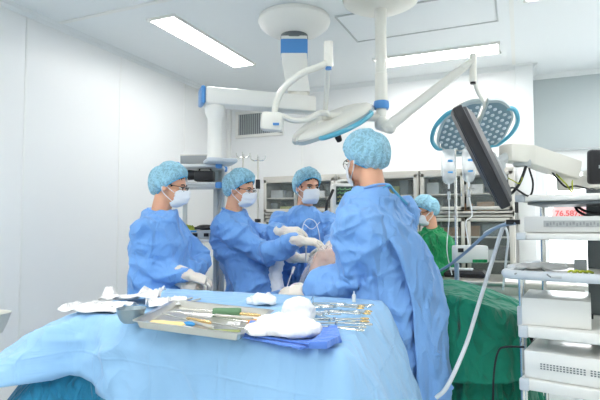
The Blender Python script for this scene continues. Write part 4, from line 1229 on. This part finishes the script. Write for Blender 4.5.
mb.build('neck_tie', M['teal_tie'] if 'teal_tie' in M else M['cap_edge'], b4)
# --- person in green by the cabinets
h = W(425, 211, 4.15)
P5 = person('person in green gown half hidden behind the near man, beside the infusion pole', (W(430, 270, 4.2).x, W(430, 270, 4.2).y), h, D2R(222), D2R(230),
    [(1, W(442, 262, 4.1), W(424, 275, 3.9), dirc(-.6, -.3, -.5), dirc(0, .9, -.4), .3),
     (-1, W(405, 262, 4.1), W(412, 275, 3.85), dirc(.2, -.3, -.6), dirc(0, .9, -.4), .3)], gown='green', pitch=.35, glasses=True, seed=31, scale=.93)
# --- patient
mb = MB()
kn = W(326, 254, 3.02); hipj = V(-.72, 2.98, .86); ank = V(-1.22, 2.70, .60)
mb.ell((-.20, 3.0, .81), (.10, .075, .08)); mb.capsule((-.24, 3.0, .82), (-.28, 3.0, .83), .055, .06)
mb.rings([[V(x, 3.0+b*math.cos(q), .855+c*math.sin(q)) for q in [2*PI*i/24 for i in range(24)]] for x, b, c in ((-.24, .07, .06), (-.30, .17, .085), (-.40, .18, .10), (-.55, .15, .09), (-.70, .17, .095), (-.78, .16, .08))])
for sd in (-1, 1): mb.capsule((-.27, 3.0+.17*sd, .84), (-.52, 3.0+.22*sd, .80), .045, .038); mb.capsule((-.52, 3.0+.22*sd, .80), (-.74, 3.0+.21*sd, .79), .038, .028); mb.capsule((-.74, 3.0+.21*sd, .79), (-.84, 3.0+.20*sd, .785), .03, .018)
mb.capsule(hipj+V(0, -.08, 0), kn+V(.03, 0, -.03), .088, .064); mb.capsule(kn+V(.03, 0, -.03), kn+V(-.02, 0, -.045), .064, .06); mb.capsule(kn+V(-.02, 0, -.04), ank, .062, .042)
mb.capsule(ank, ank+V(-.11, -.04, -.02), .042, .03)
mb.capsule(hipj+V(0, .09, -.03), (-1.1, 3.1, .80), .075, .055); mb.capsule((-1.1, 3.1, .82), (-1.33, 3.1, .77), .058, .045)
me = remesh(mb, .009, 4, .5)
PT = link(me, 'person', M['skin'], None, base=(-.7, 2.86, .76))
props(PT, 'person lying under the drapes as the patient, bent knee wrapped in clear plastic', 'person')
mb = MB(); mb.capsule(kn+V(.10, .02, -.03), kn+V(-.0, 0, -.05), .105, .088); mb.capsule(kn+V(-.0, 0, -.05), ank.lerp(kn, .25), .09, .10)
me = remesh(mb, .012, 4, .5); wrinkle(me, .012, (10, 10, 6), 6, .005, 22)
link(me, 'plastic_wrap', M['plastic'], PT)
# second wrap: plastic sleeve hanging at the far left of the leg
mb = MB()
p0, p1 = W(277, 246, 3.3), W(277, 300, 3.25)
mb.rings([ring_el(p0.lerp(p1, f)+V(.01*math.sin(f*9), 0, 0), .040+.004*math.sin(f*60), .032, V(1, 0, 0), V(0, 1, 0), 20) for f in [i/24 for i in range(25)]])
me = mb.mesh(); wrinkle(me, .006, (20, 20, 30), 2)
props(link(me, 'plastic_sleeve', M['plastic_w'] if 'plastic_w' in M else M['gauze']), 'ribbed whitish plastic sleeve hanging between the second and third masked men', 'sleeve')
# instruments in use
t = thing('arthroscopy_cannula', 'white cannula held downward between the gloved hands over the knee', 'surgical instrument', W(306, 258, 3.12))
MB().cyl(W(306, 243, 3.1), W(306, 262, 3.12), .005, .004).build('shaft', M['tube'], t)
MB().cyl(W(306, 243, 3.1), W(306, 248, 3.1), .010, .007).build('hub', M['white'], t)
cable('thin_loop_tube', [W(304, 240, 3.08), W(303, 226, 3.1), W(308, 219, 3.1), W(316, 223, 3.08), W(320, 240, 3.05), W(320, 256, 3.05)], .0022, 'tube', 'thin clear tube looping above the gloved hands', 'tube')
cable('thin_loop_tube', [W(320, 222, 3.08), W(312, 229, 3.06), W(304, 224, 3.1)], .002, 'tube', 'short piece of thin clear tube crossing the loop above the gloves', 'tube')
cable('suction_line', [W(293, 270, 3.12), W(290, 278, 3.08), W(286, 290, 3.0), W(283, 300, 2.95)], .003, 'tube', 'thin white line with a small valve hanging below the lower gloved hand', 'tube')
t = props(MB().cyl(W(294, 267, 3.1), W(292, 274, 3.08), .009, .007).build('line_valve', M['white']), 'small white valve on the line below the lower gloved hand', 'valve')
# ================================================================== INSTRUMENT TABLE
TT = .97
A_, B_, C_, D_ = V(-1.545, 1.445, 0), V(-.432, 1.268, 0), V(-.561, 2.206, 0), V(-1.735, 2.156, 0)
cT = (A_+B_+C_+D_)/4
t = thing('instrument_table', 'instrument table standing under the light blue drape in the foreground', 'table', (cT.x, cT.y, 0))
tx = (B_-A_).normalized(); FT = Matrix((tx, V(-tx.y, tx.x, 0), UP)).transposed()
MB().box(cT+V(0, 0, TT-.035), (.92, .68, .03), FT, bevel=.01).build('table_top', M['steel'], t)
for a in (-.43, .43):
    for b in (-.31, .31):
        p = cT+FT @ V(a, b, 0); MB().cyl(p+V(0, 0, .06), p+V(0, 0, TT-.04), .016).build('leg', M['brightsteel'], t)
        MB().ell(p+V(0, 0, .035), (.03, .03, .034)).build('caster', M['black'], t)
def rounded(pts, n, r):
    """outline with softened corners"""
    out = []
    m = len(pts)
    for i in range(m):
        a, b, c = pts[i-1], pts[i], pts[(i+1) % m]
        u = (a-b).normalized(); v = (c-b).normalized()
        for k in range(7):
            f = k/6; p = (b+u*r*(1-f)**2+v*r*f**2); out.append((p.x, p.y))
        L = (c-b).length
        for k in range(1, n):
            p = b+(c-b)*((r+(L-2*r)*k/n)/L); out.append((p.x, p.y))
    return out
oT = rounded([A_, B_, C_, D_], 46, .035)
def smooth01(a, b, x):
    x = max(0, min(1, (x-a)/(b-a))); return x*x*(3-2*x)
def side_params(x, y):
    """weights of front, right, back, left sides at an outline point"""
    p = V(x, y, 0)
    def dist(a, b):
        d = (b-a).normalized(); n = V(d.y, -d.x, 0); return abs((p-a).dot(n))
    return dist(A_, B_), dist(B_, C_), dist(C_, D_), dist(D_, A_)
def sk_light(i, n):
    x, y = oT[i]; f, r, b, l = side_params(x, y)
    u = max(0, min(1, (V(x, y, 0)-A_).dot(tx)/1.13))
    if min(f, r, b, l) == l or l < .04: drop, fl = .19, .30
    elif f < .05: drop, fl = .19+.25*smooth01(.05, .6, u)+.4*smooth01(.35, .9, u), .03+.2*(1-smooth01(0, .10, u))+.03*u
    elif r < .05: drop, fl = .80, .26
    else: drop, fl = .55, .05
    if f < .05 and u > .93: fl += .10*smooth01(.93, 1, u); drop = .8
    s_ = i*1.0
    pl = .018*(.5+.5*math.sin(u*23+1))*(1 if f < .05 else .6)
    if r < .05:
        w_ = (V(x, y, 0)-B_).length; pl = .035*(.5+.5*math.sin(w_*15))
    return drop, fl, pl
mb = drape_mesh([p for p in oT], TT, sk_light, bump=.008, seed=14, top_noise=.003, inner=14)
mb_o = mb.build('surgical_drape', M['drape'], solid=.002, smooth=True)
crease_mesh(mb_o.data, ((.032, 1.7), (.013, 4.2)), 3, weight=lambda P: np.clip((-.004-(P[:, 2]-P[:, 2].max()))/.08, 0, 1))
props(mb_o, 'large light blue drape covering the instrument table in the foreground', 'drape')
oT2 = [((x-cT.x)*.985+cT.x, (y-cT.y)*.985+cT.y) for x, y in oT]
def sk_teal(i, n):
    d, f, p = sk_light(i, n); x, y = oT[i]; ff, r, b, l = side_params(x, y)
    k = .72
    return .80, f*k*(2.7 if d < .5 else .9), .03*(.5+.5*math.sin(i*.35))
mb = drape_mesh(oT2, TT-.008, sk_teal, bump=.009, seed=18, top_noise=.001, inner=6)
props(mb.build('table_cover', M['tealdrape'], solid=.002, smooth=True), 'teal blue cover showing below the hem of the light blue table drape', 'table cover')

def TP(px, py, z=TT+.003):
    d = W(px, py, 1)-V(0, 0, CAM_H); return V(0, 0, CAM_H)+d*((z-CAM_H)/d.z)
def crumpled(name, c, w_, d_, rz, m, label, cat, h=.02, lift=.0, seed=1, thick=.0015):
    X = Matrix.Translation(c) @ Matrix.Rotation(rz, 4, 'Z')
    mb = MB(X)
    def fn(u, v):
        a = (u-.5)*w_; b = (v-.5)*d_
        q = Vector((u*1.7+seed, v*1.7, seed))
        z = .004+h*max(0, ridge(q, seed))*1.1*(.4+.6*max(0, 1-abs(2*v-1)**3))
        return V(a+.01*nz(q, 1, 2), b+.01*nz(q, 1, 5), max(.002, z)+lift*u)
    mb.grid(fn, 26, 20)
    return props(mb.build(name, m, solid=thick, smooth=False), label, cat)
crumpled('paper_wrap', TP(100, 309), .22, .2, .15, M['paper'], 'white paper wrapping lying flat left of the grey bowl', 'paper wrapping', h=.022, seed=2)
crumpled('paper_wrap', TP(126, 303)+V(0, .05, .012), .24, .2, .5, M['paper'], 'white crumpled paper wrapping standing up behind the grey bowl', 'paper wrapping', h=.045, seed=6)
crumpled('paper_wrap', TP(161, 307)+V(0, .03, .004), .15, .16, .75, M['paper'], 'white paper wrapping folded between the grey bowl and the metal tray', 'paper wrapping', h=.028, seed=9)
# bowl
c = TP(124.5, 324); c = c+V(0, .03, 0)
t = props(MB().lathe([(.022, .001), (.026, .0), (.036, .010), (.043, .026), (.047, .044), (.0485, .046), (.049, .048), (.0465, .048), (.045, .044), (.041, .027), (.034, .012), (.02, .004)], c, seg=40).build('bowl', M['bowl']), 'small dull grey metal bowl on the near left part of the blue table', 'bowl')
# instrument tray
q0, q1, q2, q3 = TP(135, 329), TP(240, 343), TP(271, 318), TP(176, 307)
def quad(a, b): return (q0*(1-a)+q1*a)*(1-b)+(q3*(1-a)+q2*a)*b
t = thing('instrument_tray', 'shallow steel tray of long instruments in the middle of the blue table', 'tray', quad(.5, .5))
mb = MB()
def rim(k, z): return [quad(.5+(a-.5)*k, .5+(b-.5)*k)+V(0, 0, z) for a, b in ((.02, 0), (.98, 0), (1, .03), (1, .97), (.98, 1), (.02, 1), (0, .97), (0, .03))]
mb.rings([rim(.9, .0), rim(.96, .004), rim(1.0, .024), rim(1.06, .026), rim(1.06, .028), rim(.985, .027), rim(.94, .007), rim(.88, .004)])
mb.build('tray', M['steel'], t)
def inst(name, a0, b0, a1, b1, r, m, label, cat='surgical instrument', z=.014, group=None):
    p, q = quad(a0, b0)+V(0, 0, z), quad(a1, b1)+V(0, 0, z)
    d = (q-p); L = d.length; d.normalize()
    t = thing(name, label, cat, (p+q)/2, 0, group)
    MB().cyl(p, p+d*L*.62, r*.45, r*.35, seg=10).build('shaft', M['brightsteel'], t)
    MB().lathe([(r*.5, L*.55), (r, L*.58), (r*.9, L*.75), (r*1.05, L*.95), (r*.6, L)], p, d, seg=12).build('handle', m, t)
    return t
for i, (a0, b0, a1, b1, r, mk, lab) in enumerate((
    (.95, .30, .35, .42, .006, 'brass', 'long instrument with gold coloured handle in the middle of the steel tray'),
    (.08, .62, .90, .72, .005, 'steel', 'slender steel instrument lying behind the gold handled one in the tray'),
    (.12, .80, .93, .88, .006, 'brass', 'gold coloured instrument near the back edge of the steel tray'),
    (.90, .55, .25, .60, .005, 'paper', 'white handled instrument in the middle of the steel tray'),
    (.05, .50, .70, .20, .006, 'steel', 'steel instrument crossing the tray diagonally towards the near edge'))):
    inst('long_instrument', a0, b0, a1, b1, r, M[mk], lab, group='long instruments in the steel tray')
# yellow handled syringe-like tool
p, q = TP(151, 324, TT+.02), TP(184, 327, TT+.02); d = (q-p).normalized(); L = (q-p).length
t = thing('bone_awl', 'thick yellow handled tool at the near left end of the steel tray', 'surgical instrument', (p+q)/2)
MB().lathe([(.010, 0), (.013, .006), (.015, L*.3), (.014, L*.65), (.0155, L*.92), (.010, L)], p, d, seg=20).build('handle', M['yellow'], t)
MB().cyl(q, TP(238, 336, TT+.016), .005, .004).build('shaft', M['tube'], t)
MB().cyl(p-d*.02, p, .010, .012).build('end_cap', M['steel'], t)
p, q = TP(208, 332, TT+.016), TP(240, 333, TT+.016)
t = props(MB().cyl(p, q, .0095).build('olive_handle', M['olive']), 'short olive green handle near the near right corner of the steel tray', 'handle')
t = props(MB().ell(TP(189, 324, TT+.016), (.022, .012, .008)).build('blue_clip', M['bluelabel']), 'small blue plastic clip in the steel tray', 'clip')
# green rolled cloth
p, q = TP(213, 313, TT+.017), TP(241, 313, TT+.017); d = (q-p).normalized()
mb = MB(); mb.lathe([(.006, -.001), (.0165, 0), (.0185, .01), (.018, (q-p).length*.5), (.0185, (q-p).length-.01), (.0165, (q-p).length), (.006, (q-p).length+.001)], p, d, seg=24)
me = mb.mesh()
props(link(me, 'rolled_cloth', M['green_soft']), 'small green rolled cloth behind the steel tray', 'cloth')
# gauze lumps
def lump(name, c, rad, rz, label, seed, amp=.012, sc=14, m='gauze'):
    mb = MB(); R3 = Matrix.Rotation(rz, 3, 'Z'); mb.ell(c+V(0, 0, rad[2]*.7), rad, R3, seg=56, rows=36); me = mb.mesh(); wrinkle(me, amp, (sc, sc, sc), seed, amp*.35, sc*3)
    crease_mesh(me, ((amp*.8, 7),), seed, off=amp*.3)
    for v in me.vertices: v.co.z = max(v.co.z, c.z+.0005)
    return props(link(me, name, M[m]), label, 'gauze')
lump('gauze_pad', TP(262, 304), (.062, .035, .022), .2, 'small white gauze bundle near the far edge of the blue table', 3)
lump('gauze_pad', TP(296, 322)+V(0, .02, .0), (.055, .05, .045), .3, 'rounded white gauze ball behind the large white gauze heap', 5, .006)
# towels
def towel(pts, z, label, th=.008):
    mb = MB(); P = [TP(a, b, TT+z) for a, b in pts]; cc = sum(P, V(0, 0, 0))/len(P)
    mb.rings([[cc+(p-cc)*s+V(0, 0, dz) for p in P] for s, dz in ((.985, 0), (1, th*.3), (1, th*.7), (.985, th))])
    return props(mb.build('folded_towel', M['towel']), label, 'towel', )
towel(((242, 338), (300, 350), (342, 343), (338, 330), (290, 322), (250, 322)), .001, 'lowest blue folded towel under the white gauze heap')
towel(((243, 335), (310, 346), (325, 335), (300, 322), (250, 322)), .010, 'middle blue folded towel directly beneath the white gauze heap', .006)
towel(((309, 349), (331, 331), (337, 331), (340, 342), (327, 349)), .012, 'blue towel folded on edge at the right of the white gauze heap', .018)
lump('gauze_heap', TP(283, 336, TT+.018)+V(0, .035, 0), (.10, .065, .032), -.2, 'large white gauze heap on blue towels at the near edge of the table', 7, .008, 10)
lump('gauze_heap', TP(258, 334, TT+.018)+V(0, .02, 0), (.045, .05, .014), .1, 'flat white gauze at the left end of the blue towels', 9, .006, 14)
# orange tip and connector lead
p, q = TP(248, 322, TT+.01), TP(264, 321, TT+.01)
props(MB().capsule(p, q, .006, .009).build('orange_tip', M['orange']), 'orange plastic tip between the steel tray and the white gauze', 'plastic tip')
cable('connector_lead', [TP(242, 311, TT+.004), TP(251, 310, TT+.006), TP(258, 313, TT+.005), TP(262, 312, TT+.007)], .0022, 'lightgrey', 'thin lead with dark plug right of the green rolled cloth', 'lead')
props(MB().capsule(TP(261, 312, TT+.008), TP(265, 311, TT+.008), .006, .007).build('lead_plug', M['black']), 'small dark plug at the end of the thin lead', 'plug')
# ring handled forceps
def forceps(c, rz, label=None, gold=False, L=.15, group='ring handled forceps on the right of the blue table', tilt=0):
    t = thing('forceps', label, 'forceps', c, rz, group)
    X = ROOTM[t.name]
    for s in (-1, 1):
        mb = MB(X); mb.tube([V(-L*.5, s*.022, .006), V(-L*.2, s*.010, .006), V(L*.08, s*.001, .006+.001*s), V(L*.3, -s*.003, .006), V(L*.5, -s*.0005, .006)], .0030, seg=8, taper=.6); mb.build('arm', M['brightsteel'], t)
        mb = MB(X); mb.tube([V(-L*.5-.012+.013*math.cos(q), s*.024+.010*math.sin(q), .006) for q in [2*PI*i/16 for i in range(17)]], .0026, n=1, seg=8); mb.build('ring_handle', M['brass' if gold else 'brightsteel'], t)
    MB(X).cyl(V(L*.08, 0, .001), V(L*.08, 0, .012), .005).build('pivot', M['brightsteel'], t)
    return t
fx = TP(335, 318)
spots = ((318, 309, .35, 0), (328, 307, .15, 1), (338, 308, 3.35, 1), (348, 306, 3.2, 0), (320, 316, .3, 0), (332, 314, 3.5, 0), (344, 313, 3.3, 1), (326, 322, .25, 0), (338, 321, 3.4, 1), (333, 329, 3.3, 0), (340, 325, 3.6, 0))
ords = ('gold ringed', 'steel')
names = ['farthest left', 'far edge, second from the left', 'far edge, third from the left', 'at its far right', 'left end of the middle row', 'centre of the middle row', 'right end of the middle row', 'left end of the near row', 'right end of the near row', 'nearest the camera', 'second nearest the camera']
for i, (a, b, r, g) in enumerate(spots):
    forceps(TP(a, b, TT+.003+.0045*(i % 3)), r, '%s forceps in the pile by the blue towel, %s' % (ords[0] if g else ords[1], names[i]), bool(g))
# wire rack holding them
t = thing('wire_rack', 'low wire rack at the left end of the forceps pile', 'rack', TP(312, 312))
mb = MB(); a, b = TP(308, 313, TT+.004), TP(313, 303, TT+.004)
for f in (0, .5, 1): mb.tube([a.lerp(b, f), a.lerp(b, f)+UP*.028], .002)
mb.tube([a+UP*.028, b+UP*.028], .002); mb.tube([a, b], .002)
mb.tube([a, TP(338, 320, TT+.004)], .002); mb.tube([b, TP(345, 303, TT+.004)], .002)
mb.build('frame', M['brightsteel'], t)
# scissors and pads at the far left of the table
towel(((160, 305), (176, 299), (210, 304), (192, 308)), .001, 'flat blue pad under small tools at the far left part of the table', .004)
inst2 = []
for a, b, c, d, lab in ((160, 306, 192, 298, 'thin steel tool leaning over the blue pad, the left one'), (172, 307, 200, 299, 'thin steel tool leaning over the blue pad, the right one'), (188, 303, 226, 307, 'long thin steel rod from the blue pad towards the green rolled cloth')):
    p, q = TP(a, b, TT+.010), TP(c, d, TT+.010)
    t = thing('thin_instrument', lab, 'surgical instrument', (p+q)/2, 0, 'thin tools around the blue pad')
    MB().cyl(p, p.lerp(q, .55), .003, .0025, seg=10).build('shaft', M['brightsteel'], t)
    MB().capsule(p.lerp(q, .5), q, .005, .0045, seg=10).build('handle', M['steel'], t)
props(MB().lathe([(.007, 0), (.008, .002), (.008, .03), (.003, .034), (.003, .045)], TP(354, 302, TT+.002), seg=16).build('white_vial', M['white']), 'small white vial at the far right edge of the blue table beside the sleeve', 'vial')
crumpled('paper_sheet', TP(235, 325, TT+.002), .05, .05, .2, M['paper'], 'small scrap of white paper at the near right corner of the steel tray', 'paper', h=.006, seed=12)

# something cream coloured cut by the left edge of the photo
c = W(-9, 318, 2.9)
t = thing('basin_stand', 'cream bowl on a stand cut by the left edge, against the left wall', 'basin stand', (c.x, c.y, 0))
MB().lathe([(.02, c.z-.09), (.06, c.z-.085), (.085, c.z-.03), (.10, c.z+.02), (.105, c.z+.03), (.098, c.z+.03), (.08, c.z-.03), (.05, c.z-.075)], (c.x, c.y, 0), seg=32).build('basin', M['cream'], t)
MB().cyl((c.x, c.y, .05), (c.x, c.y, c.z-.085), .014).build('post', M['brightsteel'], t)
MB().lathe([(.17, .0), (.17, .02), (.04, .05)], (c.x, c.y, 0)).build('base', M['lightgrey'], t)
